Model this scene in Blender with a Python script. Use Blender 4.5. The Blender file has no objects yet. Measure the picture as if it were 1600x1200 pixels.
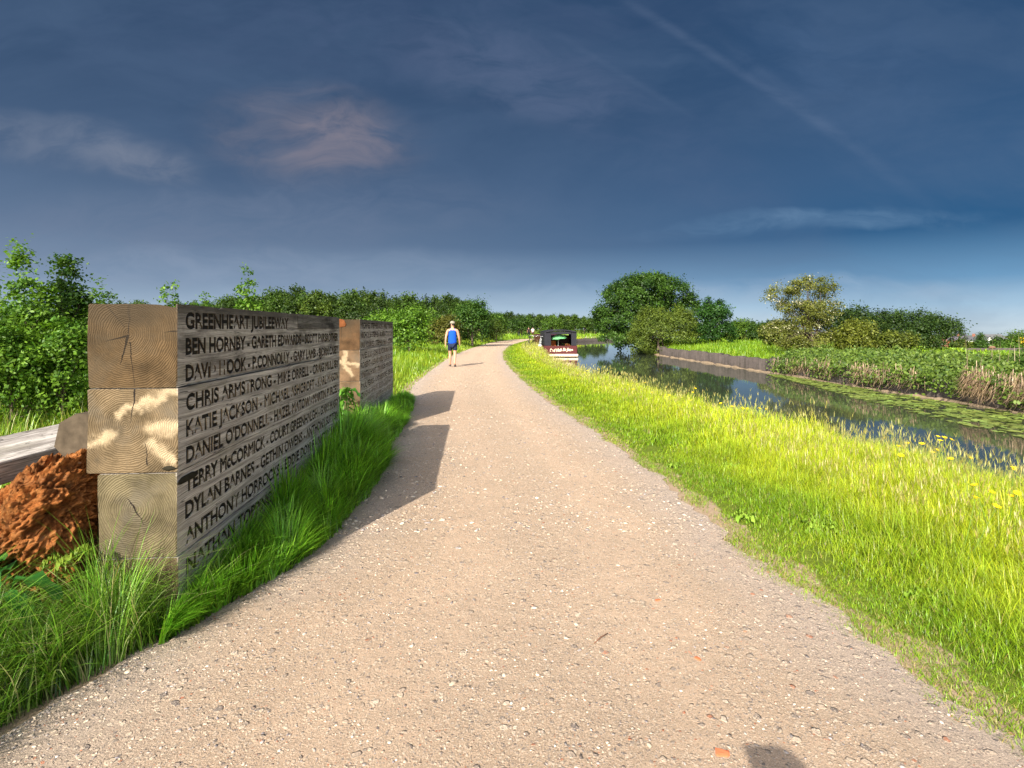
import bpy, bmesh, math, random
import numpy as np
from mathutils import Vector, Matrix, geometry

sc = bpy.context.scene
COL = sc.collection
R = math.radians
PI = math.pi

# ------------------------------------------------------------------ camera
HC = 1.55
cam_d = bpy.data.cameras.new("camera")
cam_d.sensor_width = 36.0
cam_d.lens = 36.0 * 832 / 1600
cam_d.shift_y = -87 / 1600
cam_d.clip_end = 9000
cam = bpy.data.objects.new("camera", cam_d)
cam.location = (0, 0, HC)
cam.rotation_euler = (R(90), 0, 0)
COL.objects.link(cam)
sc.camera = cam

# ------------------------------------------------------------------ exposure
sc.view_settings.view_transform = 'Standard'
sc.view_settings.look = 'None'
sc.view_settings.gamma = 1
sc.view_settings.exposure = 0.62
sc.cycles.max_bounces = 7
sc.cycles.transparent_max_bounces = 8
sc.cycles.sample_clamp_indirect = 6
EXPO = 2 ** sc.view_settings.exposure

# ------------------------------------------------------------------ node helper
class NT:
    def __init__(s, tree):
        s.t = tree; s.n = tree.nodes; s.l = tree.links
    def new(s, typ, **kw):
        n = s.n.new(typ)
        for k, v in kw.items(): setattr(n, k, v)
        return n
    def put(s, sock, v):
        if hasattr(v, 'is_output'): s.l.new(v, sock)
        elif isinstance(v, (tuple, list)) and len(v) == 3 and sock.type == 'RGBA': sock.default_value = (*v, 1)
        else: sock.default_value = v
    def m(s, op, a, b=0.0, c=None, clamp=False):
        n = s.new('ShaderNodeMath', operation=op, use_clamp=clamp)
        s.put(n.inputs[0], a); s.put(n.inputs[1], b)
        if c is not None: s.put(n.inputs[2], c)
        return n.outputs[0]
    def vm(s, op, a, b=(0, 0, 0)):
        n = s.new('ShaderNodeVectorMath', operation=op)
        s.put(n.inputs[0], a); s.put(n.inputs[1], b)
        return n.outputs['Value'] if op in ('DOT_PRODUCT', 'LENGTH', 'DISTANCE') else n.outputs[0]
    def vec(s, x, y, z):
        n = s.new('ShaderNodeCombineXYZ')
        for i, v in enumerate((x, y, z)): s.put(n.inputs[i], v)
        return n.outputs[0]
    def sep(s, v):
        n = s.new('ShaderNodeSeparateXYZ'); s.put(n.inputs[0], v)
        return n.outputs[0], n.outputs[1], n.outputs[2]
    def noise(s, vec, scale, detail=4, rough=.55, dist=0.0, col=False):
        n = s.new('ShaderNodeTexNoise')
        s.put(n.inputs['Vector'], vec); n.inputs['Scale'].default_value = scale
        n.inputs['Detail'].default_value = detail; n.inputs['Roughness'].default_value = rough
        n.inputs['Distortion'].default_value = dist
        return n.outputs['Color' if col else 'Fac']
    def voro(s, vec, scale, out='Distance', feature='F1', rnd=1.0):
        n = s.new('ShaderNodeTexVoronoi', feature=feature)
        s.put(n.inputs['Vector'], vec); n.inputs['Scale'].default_value = scale
        n.inputs['Randomness'].default_value = rnd
        return n.outputs[out]
    def ramp(s, f, stops, interp='LINEAR'):
        n = s.new('ShaderNodeValToRGB'); s.put(n.inputs[0], f)
        e = n.color_ramp.elements; n.color_ramp.interpolation = interp
        while len(e) < len(stops): e.new(.5)
        for el, (p, c) in zip(e, stops):
            el.position = p; el.color = (*c, 1) if isinstance(c, (tuple, list)) else (c, c, c, 1)
        return n.outputs[0]
    def ss(s, x, a, b):
        n = s.new('ShaderNodeMapRange', interpolation_type='SMOOTHSTEP')
        s.put(n.inputs[0], x); s.put(n.inputs[1], a); s.put(n.inputs[2], b)
        return n.outputs[0]
    def mix(s, f, a, b, blend='MIX'):
        n = s.new('ShaderNodeMix', data_type='RGBA', blend_type=blend)
        s.put(n.inputs[0], f); s.put(n.inputs[6], a); s.put(n.inputs[7], b)
        return n.outputs[2]
    def bump(s, h, strength, dist=.01, normal=None):
        n = s.new('ShaderNodeBump'); n.inputs['Strength'].default_value = strength
        n.inputs['Distance'].default_value = dist; s.put(n.inputs['Height'], h)
        if normal is not None: s.put(n.inputs['Normal'], normal)
        return n.outputs[0]

def material(name):
    mt = bpy.data.materials.new(name); mt.use_nodes = True
    t = NT(mt.node_tree); t.n.clear()
    out = t.new('ShaderNodeOutputMaterial')
    return mt, t, out

def principled(t, out, col, rough=.8, normal=None, spec=.3, metal=0.0):
    b = t.new('ShaderNodeBsdfPrincipled')
    t.put(b.inputs['Base Color'], col); t.put(b.inputs['Roughness'], rough)
    b.inputs['Specular IOR Level'].default_value = spec
    b.inputs['Metallic'].default_value = metal
    if normal is not None: t.put(b.inputs['Normal'], normal)
    t.l.new(b.outputs[0], out.inputs[0])
    return b

def simple(name, col, rough=.6, spec=.3, var=.15, scale=6, metal=0.0):
    mt, t, out = material(name)
    tc = t.new('ShaderNodeTexCoord').outputs['Object']
    n = t.noise(tc, scale, 5)
    c = t.mix(n, tuple(x * (1 - var) for x in col), tuple(min(1, x * (1 + var)) for x in col))
    principled(t, out, c, rough, t.bump(n, .1), spec, metal)
    return mt

# ------------------------------------------------------------------ sun and sky
SUN_EL = 33.6
SUN_AZ = 24.2                       # shadows fall this far to the right of straight ahead (+Y)
sd = Vector((math.sin(R(SUN_AZ)) * math.cos(R(SUN_EL)), math.cos(R(SUN_AZ)) * math.cos(R(SUN_EL)), -math.sin(R(SUN_EL))))
sun_d = bpy.data.lights.new("sun", 'SUN')
sun_d.energy = 5.0
sun_d.angle = R(.5)
sun_d.color = (1.0, .93, .82)
sun = bpy.data.objects.new("sun", sun_d)
sun.rotation_euler = sd.to_track_quat('-Z', 'Y').to_euler()
sun.location = (-20, -40, 40)
COL.objects.link(sun)

world = bpy.data.worlds.new("World")
sc.world = world
world.use_nodes = True
w = NT(world.node_tree); w.n.clear()
wout = w.new('ShaderNodeOutputWorld')
bg = w.new('ShaderNodeBackground')
D = w.new('ShaderNodeTexCoord').outputs['Generated']
dx, dy, dz = w.sep(D)
nish = w.new('ShaderNodeTexSky', sky_type='NISHITA', sun_disc=False)
nish.sun_elevation = R(SUN_EL)
nish.sun_rotation = R(180 + SUN_AZ)
nish.air_density = 1.0; nish.dust_density = 2.0; nish.ozone_density = 1.5
nl = w.vm('MULTIPLY', nish.outputs[0], (.135, .135, .135))
def s2l(r, g, b):
    f = lambda c: ((c / 255 + .055) / 1.055) ** 2.4 if c > 10 else c / 255 / 12.92
    return tuple(f(c) / EXPO for c in (r, g, b))
el = w.m('MAXIMUM', dz, 0.0)
left_sky = w.ramp(el, [(0, s2l(205, 220, 230)), (.035, s2l(172, 193, 213)), (.075, s2l(134, 156, 182)), (.15, s2l(100, 122, 151)),
                       (.24, s2l(74, 98, 130)), (.36, s2l(60, 84, 116)), (.55, s2l(44, 69, 101)), (1, s2l(44, 60, 96))])
right_sky = w.ramp(el, [(0, s2l(205, 222, 232)), (.035, s2l(170, 202, 226)), (.075, s2l(112, 158, 196)), (.15, s2l(44, 94, 138)),
                        (.24, s2l(58, 94, 134)), (.36, s2l(50, 82, 120)), (.55, s2l(34, 68, 106)), (1, s2l(36, 62, 100))])
side = w.ss(w.m('DIVIDE', dx, w.m('MAXIMUM', dy, .05)), -.5, .95)
front = w.mix(side, left_sky, right_sky)
# wisps of cirrus, placed by direction
ya = w.m('MAXIMUM', dy, .05)
gx = w.m('DIVIDE', dx, ya); gz_ = w.m('DIVIDE', dz, ya)
gp = w.vec(gx, gz_, 0.0)
warp = w.noise(gp, 3.0, 4, .6, 0, True)
wv = w.vm('ADD', gp, w.vm('MULTIPLY', w.vm('SUBTRACT', warp, (.5, .5, .5)), (.16, .10, 0)))
wx, wz, _ = w.sep(wv)
fine = w.noise(w.vm('MULTIPLY', wv, (3.2, 9.0, 1)), 2.2, 7, .62, .6)
def ell(cx, cz, rx, rz, ang):
    ca, sa = math.cos(R(ang)), math.sin(R(ang))
    x = w.m('SUBTRACT', wx, cx); z = w.m('SUBTRACT', wz, cz)
    a = w.m('DIVIDE', w.m('ADD', w.m('MULTIPLY', x, ca), w.m('MULTIPLY', z, sa)), rx)
    b = w.m('DIVIDE', w.m('SUBTRACT', w.m('MULTIPLY', z, ca), w.m('MULTIPLY', x, sa)), rz)
    d = w.m('ADD', w.m('MULTIPLY', a, a), w.m('MULTIPLY', b, b))
    return w.ss(d, 1.0, 0.0)
def px(x, y): return (x - 800) / 832, (513 - y) / 832
def cloud(col, x, y, rx, ry, ang, amt, c):
    cx, cz = px(x, y)
    f = w.m('MULTIPLY', ell(cx, cz, rx / 832, ry / 832, ang), w.m('MULTIPLY', w.ss(fine, .22, .74), amt))
    return w.mix(f, col, s2l(*c))
veil = w.ss(w.noise(w.vm('MULTIPLY', wv, (1.0, 2.6, 1)), 2.1, 6, .6, .4), .36, .72)
front = w.mix(w.m('MULTIPLY', veil, .30), front, s2l(94, 117, 149))
front = cloud(front, 490, 215, 210, 92, -5, .50, (136, 132, 144))
front = cloud(front, 530, 225, 125, 62, -5, .42, (148, 138, 148))
front = cloud(front, 90, 225, 290, 50, -9, .62, (118, 130, 152))
front = cloud(front, 210, 252, 130, 32, -13, .40, (132, 140, 158))
front = cloud(front, 800, 115, 260, 90, -16, .42, (104, 118, 148))
front = cloud(front, 1270, 345, 320, 22, 3, .55, (112, 146, 180))
front = cloud(front, 300, 345, 620, 80, 3, .40, (118, 132, 158))
front = cloud(front, 650, 40, 640, 130, 4, .35, (76, 94, 128))
front = cloud(front, 1330, 110, 240, 130, -12, .28, (80, 108, 146))
front = cloud(front, 1000, 215, 340, 80, -30, .22, (88, 106, 140))
front = cloud(front, 1120, 455, 640, 26, 1, .45, (168, 188, 210))
front = cloud(front, 330, 420, 640, 44, 0, .35, (152, 167, 190))
# contrail
for (x0, y0, x1, y1, wd, am) in ((960, -10, 1370, 250, 13, .15), (880, 60, 1110, 200, 9, .06), (1120, 60, 1500, 360, 20, .10)):
    ax, az = px(x0, y0); bx_, bz = px(x1, y1)
    L = math.hypot(bx_ - ax, bz - az); ux, uz = (bx_ - ax) / L, (bz - az) / L
    rx_ = w.m('SUBTRACT', w.m('ADD', gx, w.m('MULTIPLY', w.m('SUBTRACT', wx, gx), .12)), ax)
    rz_ = w.m('SUBTRACT', w.m('ADD', gz_, w.m('MULTIPLY', w.m('SUBTRACT', wz, gz_), .12)), az)
    along = w.m('ADD', w.m('MULTIPLY', rx_, ux), w.m('MULTIPLY', rz_, uz))
    off = w.m('ABSOLUTE', w.m('SUBTRACT', w.m('MULTIPLY', rx_, uz), w.m('MULTIPLY', rz_, ux)))
    f = w.m('MULTIPLY', w.ss(off, wd / 832, 0.0), w.m('MULTIPLY', w.ss(along, -.1, .15), w.ss(along, L * 1.15, L * .5)))
    f = w.m('MULTIPLY', w.m('MULTIPLY', f, w.ss(fine, .2, .6)), am)
    front = w.mix(f, front, s2l(120, 138, 168))
# unseen sky behind and left, round the sun, brightened as fill for the shadows
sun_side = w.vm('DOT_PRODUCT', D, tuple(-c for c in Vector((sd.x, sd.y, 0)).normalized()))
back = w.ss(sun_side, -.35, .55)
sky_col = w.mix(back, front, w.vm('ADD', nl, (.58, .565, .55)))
# below the horizon
sky_col = w.mix(w.ss(dz, 0.0, -.03), sky_col, (.10, .12, .06))
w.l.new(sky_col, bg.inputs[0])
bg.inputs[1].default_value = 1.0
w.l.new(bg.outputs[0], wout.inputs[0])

# ------------------------------------------------------------------ object helpers
def tag(o, label=None, cat=None, group=None, kind=None):
    for k, v in (('label', label), ('category', cat), ('group', group), ('kind', kind)):
        if v: o[k] = v
    return o

def link(name, me, mats, parent=None, smooth=False):
    o = bpy.data.objects.new(name, me); COL.objects.link(o)
    for mt in (mats if isinstance(mats, (list, tuple)) else [mats]):
        if mt: me.materials.append(mt)
    if parent: o.parent = parent
    if smooth: me.polygons.foreach_set('use_smooth', np.ones(len(me.polygons), bool))
    return o

def empty(name, loc=(0, 0, 0), rz=0):
    o = bpy.data.objects.new(name, None); COL.objects.link(o)
    o.location = loc; o.rotation_euler = (0, 0, rz); o.empty_display_size = .2
    return o

def raw_mesh(name, V, F_list, col=None):
    """V (n,3); F_list: list of (m,k) index arrays."""
    me = bpy.data.meshes.new(name)
    V = np.asarray(V, np.float32)
    me.vertices.add(len(V)); me.vertices.foreach_set('co', V.ravel())
    idx = np.concatenate([np.asarray(f, np.int32).ravel() for f in F_list])
    tot = np.concatenate([np.full(len(f), np.asarray(f).shape[1], np.int32) for f in F_list])
    start = np.concatenate([[0], np.cumsum(tot)[:-1]]).astype(np.int32)
    me.loops.add(len(idx)); me.loops.foreach_set('vertex_index', idx)
    me.polygons.add(len(tot)); me.polygons.foreach_set('loop_start', start)
    me.update(calc_edges=True)
    if col is not None:
        a = me.attributes.new('tint', 'FLOAT_COLOR', 'POINT')
        c4 = np.ones((len(V), 4), np.float32); c4[:, :3] = col
        a.data.foreach_set('color', c4.ravel())
    return me

class MB:
    """collects boxes, tubes, lathes into one mesh"""
    def __init__(s): s.bm = bmesh.new()
    def box(s, lo, hi, bevel=0, mat=None, taper=None):
        r = bmesh.ops.create_cube(s.bm, size=1)
        vs = r['verts']
        for v in vs:
            v.co = Vector([lo[i] + (v.co[i] + .5) * (hi[i] - lo[i]) for i in range(3)])
        if bevel:
            es = list({e for v in vs for e in v.link_edges})
            r2 = bmesh.ops.bevel(s.bm, geom=es, offset=bevel, segments=2, affect='EDGES', profile=.5)
            vs = list({v for f in r2['faces'] for v in f.verts} | {v for v in vs if v.is_valid})
        if mat is not None:
            bmesh.ops.transform(s.bm, matrix=mat, verts=[v for v in vs if v.is_valid])
        return s
    def tube(s, pts, rad, n=8, cap=True):
        pts = [Vector(p) for p in pts]
        if not isinstance(rad, (list, tuple)): rad = [rad] * len(pts)
        rings = []
        ref = None
        for i, p in enumerate(pts):
            d = (pts[min(i + 1, len(pts) - 1)] - pts[max(i - 1, 0)]).normalized()
            if ref is None: ref = d.orthogonal().normalized()
            ref = (ref - d * ref.dot(d)).normalized(); b = d.cross(ref)
            rings.append([s.bm.verts.new(p + (ref * math.cos(2 * PI * k / n) + b * math.sin(2 * PI * k / n)) * rad[i]) for k in range(n)])
        for a, b in zip(rings, rings[1:]):
            for k in range(n): s.bm.faces.new((a[k], a[(k + 1) % n], b[(k + 1) % n], b[k]))
        if cap:
            s.bm.faces.new(rings[0][::-1]); s.bm.faces.new(rings[-1])
        return s
    def prism(s, prof, y0, y1, axis='y'):
        """prof: list of (x,z) CCW; extruded along y"""
        a = [s.bm.verts.new((x, y0, z)) for x, z in prof]; b = [s.bm.verts.new((x, y1, z)) for x, z in prof]
        n = len(prof)
        for k in range(n): s.bm.faces.new((a[k], a[(k + 1) % n], b[(k + 1) % n], b[k]))
        s.bm.faces.new(a[::-1]); s.bm.faces.new(b)
        return s
    def torus(s, c, axis_rot, Rr, r, n=28, k=8):
        m = Matrix.Translation(c) @ axis_rot
        rings = []
        for i in range(n):
            a = 2 * PI * i / n
            rings.append([s.bm.verts.new(m @ Vector(((Rr + r * math.cos(b)) * math.cos(a), (Rr + r * math.cos(b)) * math.sin(a), r * math.sin(b))))
                          for b in [2 * PI * j / k for j in range(k)]])
        for i in range(n):
            A, B = rings[i], rings[(i + 1) % n]
            for j in range(k): s.bm.faces.new((A[j], B[j], B[(j + 1) % k], A[(j + 1) % k]))
        return s
    def lathe(s, prof, c=(0, 0, 0), n=16):
        rings = [[s.bm.verts.new((c[0] + r * math.cos(2 * PI * k / n), c[1] + r * math.sin(2 * PI * k / n), c[2] + z)) for k in range(n)] for r, z in prof]
        for a, b in zip(rings, rings[1:]):
            for k in range(n): s.bm.faces.new((a[k], a[(k + 1) % n], b[(k + 1) % n], b[k]))
        s.bm.faces.new(rings[0][::-1]); s.bm.faces.new(rings[-1])
        return s
    def mesh(s, name):
        bmesh.ops.recalc_face_normals(s.bm, faces=s.bm.faces)
        me = bpy.data.meshes.new(name); s.bm.to_mesh(me); s.bm.free()
        return me
    def build(s, name, mt, parent=None, smooth=False):
        return link(name, s.mesh(name), mt, parent, smooth)

def copy_tree(o, parent=None):
    c = o.copy(); COL.objects.link(c)
    if parent is not None: c.parent = parent
    for ch in list(o.children): copy_tree(ch, c)
    return c

rng = np.random.default_rng(7)
def hash_noise(x, y, s=0.0):
    """cheap smooth 2-D noise, about -1..1"""
    return (np.sin(x * 1.7 + 1.3 * np.sin(y * 1.1 + s)) + np.sin(y * 2.3 + 1.7 * np.sin(x * .9 - s)) +
            .6 * np.sin(x * 4.1 + y * 3.3 + s * 2) + .6 * np.sin(x * 3.1 - y * 4.7 + s)) / 2.4

# ------------------------------------------------------------------ plan of the place
def curve(pts):
    p = np.array(pts, float)
    def f(y):
        y = np.asarray(y, float)
        k = np.array([-1.0, -.5, 0, .5, 1.0])
        sp = np.clip(np.abs(y) * .06, .5, 4)[..., None] * k
        return np.interp(y[..., None] + sp, p[:, 1], p[:, 0]).mean(-1)
    return f
bank_near = curve([(6.2, -30), (5.5, 0), (4.75, 5), (3.95, 8.5), (3.15, 12), (2.3, 17), (1.75, 22), (1.8, 30), (2.1, 37), (2.5, 50), (4.5, 65), (10, 80), (22, 92), (30, 110), (36, 150), (36, 6000)])
bank_far = curve([(12.8, -30), (12.5, 8), (12.2, 15), (11.95, 22), (11.2, 38), (11.6, 50), (15, 62), (25, 74), (35, 92), (42, 110), (48, 150), (48, 6000)])
path_l = curve([(-2.2, -10), (-2.15, 0), (-2.02, 2.0), (-1.66, 2.8), (-1.40, 3.5), (-1.33, 4.4), (-1.38, 5.5), (-1.62, 7.3), (-1.95, 10.4), (-2.7, 14), (-3.0, 20), (-3.35, 29), (-3.2, 40), (-2.3, 58), (-.6, 70), (4, 82), (13, 95), (20, 108), (26, 121)])
path_r = curve([(2.3, -10), (2.05, 1), (1.92, 2), (1.72, 3), (1.60, 4), (1.5, 6), (1.1, 9), (.72, 11.5), (.05, 19), (-.45, 27), (-.6, 35), (-.25, 48), (1.7, 67), (6.0, 79), (15, 91), (23, 105), (29, 118)])
WATER = -.45

def ground_z(x, y):
    b = .035 * hash_noise(x * .8, y * .8) + .02 * hash_noise(x * 2.1, y * 2.1, 3)
    inpath = (x > path_l(y) - .25) & (x < path_r(y) + .25)
    d = np.minimum(np.abs(x - path_l(y)), np.abs(x - path_r(y)))
    k = np.where(inpath, 0, np.clip((d - .25) / .6, 0, 1))
    far = np.clip((x - bank_far(y)) / 4, 0, 1) * .12
    dr = np.clip((x - 27) / 72, 0, 1); dr = dr * dr * (3 - 2 * dr)
    return b * k - .006 * (1 - k) + np.where(x > bank_far(y), far, 0) - 6.5 * dr - .0140 * np.clip(x - 90, 0, None)

# ------------------------------------------------------------------ materials: ground, path, water
def mat_ground():
    mt, t, out = material('meadow soil')
    p = t.new('ShaderNodeTexCoord').outputs['Object']
    big = t.noise(p, .35, 4); med = t.noise(p, 2.2, 6, .6); fin = t.noise(p, 60, 4, .7)
    gr = t.mix(t.ss(fin, .3, .7), t.mix(big, (.05, .085, .012), (.12, .15, .02)), t.mix(big, (.14, .22, .02), (.30, .34, .04)))
    gr = t.mix(t.ss(med, .42, .68), gr, (.10, .14, .016))
    at = t.new('ShaderNodeAttribute', attribute_name='bare').outputs['Fac']
    soil = t.mix(fin, (.26, .18, .11), (.60, .44, .30))
    f = t.ss(t.m('ADD', at, t.m('MULTIPLY', t.m('SUBTRACT', med, .5), 1.4)), .32, .48)
    c = t.mix(f, gr, soil)
    c = t.mix(t.m('MULTIPLY', fin, .5), c, t.vm('MULTIPLY', c, (.6, .6, .6)))
    principled(t, out, c, .95, t.bump(fin, .6, .02), .1)
    return mt

def mat_path():
    mt, t, out = material('crushed stone path')
    p = t.new('ShaderNodeTexCoord').outputs['Object']
    lat = t.new('ShaderNodeAttribute', attribute_name='lat').outputs['Fac']
    wob = t.vm('ADD', p, t.vm('MULTIPLY', t.noise(p, 9, 3, .6, 0, True), (.05, .05, .05)))
    grit = t.noise(p, 170, 6, .8)
    med = t.noise(p, 11, 6, .65); big = t.noise(p, .9, 5, .6)
    latw = t.m('ADD', lat, t.m('MULTIPLY', t.m('SUBTRACT', big, .5), .35))
    # two foot-worn lines of packed fines, loose stone between and at the margins
    worn = t.m('MAXIMUM', t.ss(t.m('ABSOLUTE', t.m('SUBTRACT', latw, .34)), .15, .03), t.ss(t.m('ABSOLUTE', t.m('SUBTRACT', latw, .70)), .13, .03))
    worn = t.m('MULTIPLY', worn, t.ss(med, .30, .62))
    c = t.mix(t.ss(grit, .25, .75), (.20, .145, .10), (.72, .56, .41))
    c = t.mix(t.m('MULTIPLY', t.ss(t.m('ABSOLUTE', t.m('SUBTRACT', latw, .5)), .28, .50), .65), c, t.mix(grit, (.20, .175, .16), (.60, .53, .475)))
    c = t.mix(t.m('MULTIPLY', t.ss(big, .50, .72), .35), c, t.mix(grit, (.40, .27, .175), (.60, .44, .31)))
    c = t.mix(t.m('MULTIPLY', worn, .55), c, t.mix(grit, (.46, .34, .24), (.62, .47, .345)))
    hs = []
    for sc_, thr, amt, seed in ((21, .32, .80, 3.1), (46, .36, .85, 7.7), (95, .42, .80, 1.9), (190, .46, .6, 5.3)):
        v = t.vm('ADD', wob, (seed, seed * 1.7, 0))
        d = t.voro(v, sc_); cc = t.voro(v, sc_, 'Color')
        r_, g_, b_ = t.sep(cc)
        lo = .66 if sc_ < 30 else (.48 if sc_ < 60 else .30)
        lo = t.m('ADD', lo, t.m('MULTIPLY', worn, .22))
        on = t.ss(r_, lo, t.m('ADD', lo, .04))
        thr_v = t.m('MULTIPLY', thr, t.m('MULTIPLY_ADD', b_, .6, .6))
        body = t.m('MULTIPLY', t.ss(t.m('SUBTRACT', d, thr_v), .04, -.05), on)
        sc_col = t.ramp(g_, [(0, (.17, .155, .155)), (.16, (.30, .265, .24)), (.40, (.50, .41, .325)), (.70, (.68, .56, .43)), (.965, (.76, .67, .54)), (.975, (.56, .24, .13)), (1, (.50, .16, .08))])
        sc_col = t.mix(t.m('MULTIPLY', grit, .4), sc_col, t.vm('MULTIPLY', sc_col, (.7, .68, .66)))
        c = t.mix(t.m('MULTIPLY', body, amt), c, sc_col)
        hs.append(t.m('MULTIPLY', body, .34 / sc_))
    h = t.m('ADD', t.m('ADD', t.m('ADD', hs[0], hs[1]), t.m('ADD', hs[2], hs[3])), t.m('MULTIPLY', grit, .010))
    h = t.m('ADD', h, t.m('MULTIPLY', med, .02))
    principled(t, out, t.vm('MULTIPLY', c, (1.20, 1.14, 1.08)), .92, t.bump(h, 1.0, 1.0), .15)
    return mt

def mat_water():
    mt, t, out = material('still canal water')
    p = t.new('ShaderNodeTexCoord').outputs['Object']
    n = t.noise(t.vm('MULTIPLY', p, (1, .6, 1)), 1.6, 4, .5)
    n2 = t.noise(t.vm('MULTIPLY', p, (1, .5, 1)), 9, 3, .5)
    h = t.m('ADD', n, t.m('MULTIPLY', n2, .25))
    b = principled(t, out, (.045, .052, .034), .035, t.bump(h, .03, .06), .5)
    b.inputs['IOR'].default_value = 2.7
    return mt

def mat_leaf(name, trans=.35, rough=.5, spec=.35, val=1.0):
    mt, t, out = material(name)
    a = t.new('ShaderNodeAttribute', attribute_name='tint').outputs['Color']
    if val != 1.0: a = t.vm('MULTIPLY', a, (val, val, val))
    b = t.new('ShaderNodeBsdfPrincipled')
    t.put(b.inputs['Base Color'], a); b.inputs['Roughness'].default_value = rough
    b.inputs['Specular IOR Level'].default_value = spec
    tr = t.new('ShaderNodeBsdfTranslucent')
    t.put(tr.inputs[0], t.vm('MULTIPLY', a, (1.15, 1.25, .6)))
    mx = t.new('ShaderNodeMixShader'); mx.inputs[0].default_value = trans
    t.l.new(b.outputs[0], mx.inputs[1]); t.l.new(tr.outputs[0], mx.inputs[2])
    t.l.new(mx.outputs[0], out.inputs[0])
    return mt

M_GROUND = mat_ground(); M_PATH = mat_path(); M_WATER = mat_water()
M_GRASS = mat_leaf('grass blades', .30, .38, .4)
M_LEAF = mat_leaf('leaves', .28, .5, .3)
M_BARK = simple('bark', (.13, .10, .075), .9, .1, .5, 14)

# ------------------------------------------------------------------ terrain sheet
ys = np.concatenate([np.arange(-30, 0, 2.), np.arange(0, 16, .22), np.arange(16, 60, .8), np.arange(60, 140, 1.6), np.geomspace(140, 5000, 26)])
offl = np.concatenate([[0, .12, .3, .5], np.arange(.7, 8.6, .16), np.arange(8.8, 20, .7), np.geomspace(20, 4500, 30)])[::-1]
offr = np.concatenate([[0, .15, .4, .8], np.arange(1.3, 20, .7), np.geomspace(20, 4500, 30)])
inner = np.array([.004, .25, .5, .75, .996])
rows = []; bare_rows = []
for y in ys:
    xn, xf = float(bank_near(y)), float(bank_far(y))
    xs = np.concatenate([xn - offl, xn + (xf - xn) * inner, xf + offr])
    zz = ground_z(xs, np.full_like(xs, y))
    nl_ = len(offl)
    zz[nl_:nl_ + len(inner)] = -1.3
    zz[nl_ - 1] = -.12; zz[nl_ - 2] = -.05
    
    rows.append(np.stack([xs, np.full_like(xs, y), zz], 1))
    d = np.minimum(np.abs(xs - path_l(np.full_like(xs, y))), np.abs(xs - path_r(np.full_like(xs, y))))
    bare_rows.append(np.clip(1 - d / .35, 0, 1) * (np.abs(xs) < 60))
G = np.array(rows); ny, nx = G.shape[:2]
i, j = np.meshgrid(np.arange(ny - 1), np.arange(nx - 1), indexing='ij')
q = np.stack([i * nx + j, i * nx + j + 1, (i + 1) * nx + j + 1, (i + 1) * nx + j], -1).reshape(-1, 4)
me = raw_mesh('terrain', G.reshape(-1, 3), [q])
a = me.attributes.new('bare', 'FLOAT', 'POINT'); a.data.foreach_set('value', np.array(bare_rows, np.float32).ravel())
tag(link('ground', me, M_GROUND, None, True), kind='structure')

# path
yp = np.concatenate([np.arange(-8, 20, .07), np.arange(20, 60, .3), np.arange(60, 118, .8)])
u = np.linspace(0, 1, 40)
Lp = path_l(yp) + .05 * hash_noise(yp * 3.3, yp * 0 + 1) + .035 * hash_noise(yp * 11, yp * 0 + 2) + .02 * hash_noise(yp * 31, yp * 0 + 2)
Rp = path_r(yp) + .06 * hash_noise(yp * 2.9, yp * 0 + 5) + .035 * hash_noise(yp * 12, yp * 0 + 6) + .02 * hash_noise(yp * 33, yp * 0 + 2)
X = Lp[:, None] * (1 - u) + Rp[:, None] * u
Y = np.repeat(yp[:, None], 40, 1)
Zp = .004 + .02 * (1 - (2 * u - 1) ** 4)[None] + .006 * hash_noise(X * 2.2, Y * 1.7) * np.minimum(1, 4 * np.minimum(u, 1 - u))[None]
ny, nx = X.shape
i, j = np.meshgrid(np.arange(ny - 1), np.arange(nx - 1), indexing='ij')
q = np.stack([i * nx + j, i * nx + j + 1, (i + 1) * nx + j + 1, (i + 1) * nx + j], -1).reshape(-1, 4)
me = raw_mesh('path', np.stack([X, Y, Zp], -1).reshape(-1, 3), [q])
a = me.attributes.new('lat', 'FLOAT', 'POINT'); a.data.foreach_set('value', np.repeat(u[None], ny, 0).astype(np.float32).ravel())
tag(link('path', me, M_PATH, None, True), kind='structure')
def path_z(x, y):
    uu = np.clip((x - path_l(y)) / (path_r(y) - path_l(y)), 0, 1)
    return .004 + .02 * (1 - (2 * uu - 1) ** 4) + .006 * hash_noise(x * 2.2, y * 1.7) * np.minimum(1, 4 * np.minimum(uu, 1 - uu))

# water
yw = np.concatenate([np.arange(-30, 100, 2.), np.arange(100, 125, 2.)])
V = np.concatenate([np.stack([bank_near(yw) - .02, yw, np.full_like(yw, WATER)], 1), np.stack([bank_far(yw) + .02, yw, np.full_like(yw, WATER)], 1)])
n = len(yw); k = np.arange(n - 1)
tag(link('water', raw_mesh('water', V, [np.stack([k, k + n, k + n + 1, k + 1], 1)]), M_WATER), kind='structure')

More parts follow.
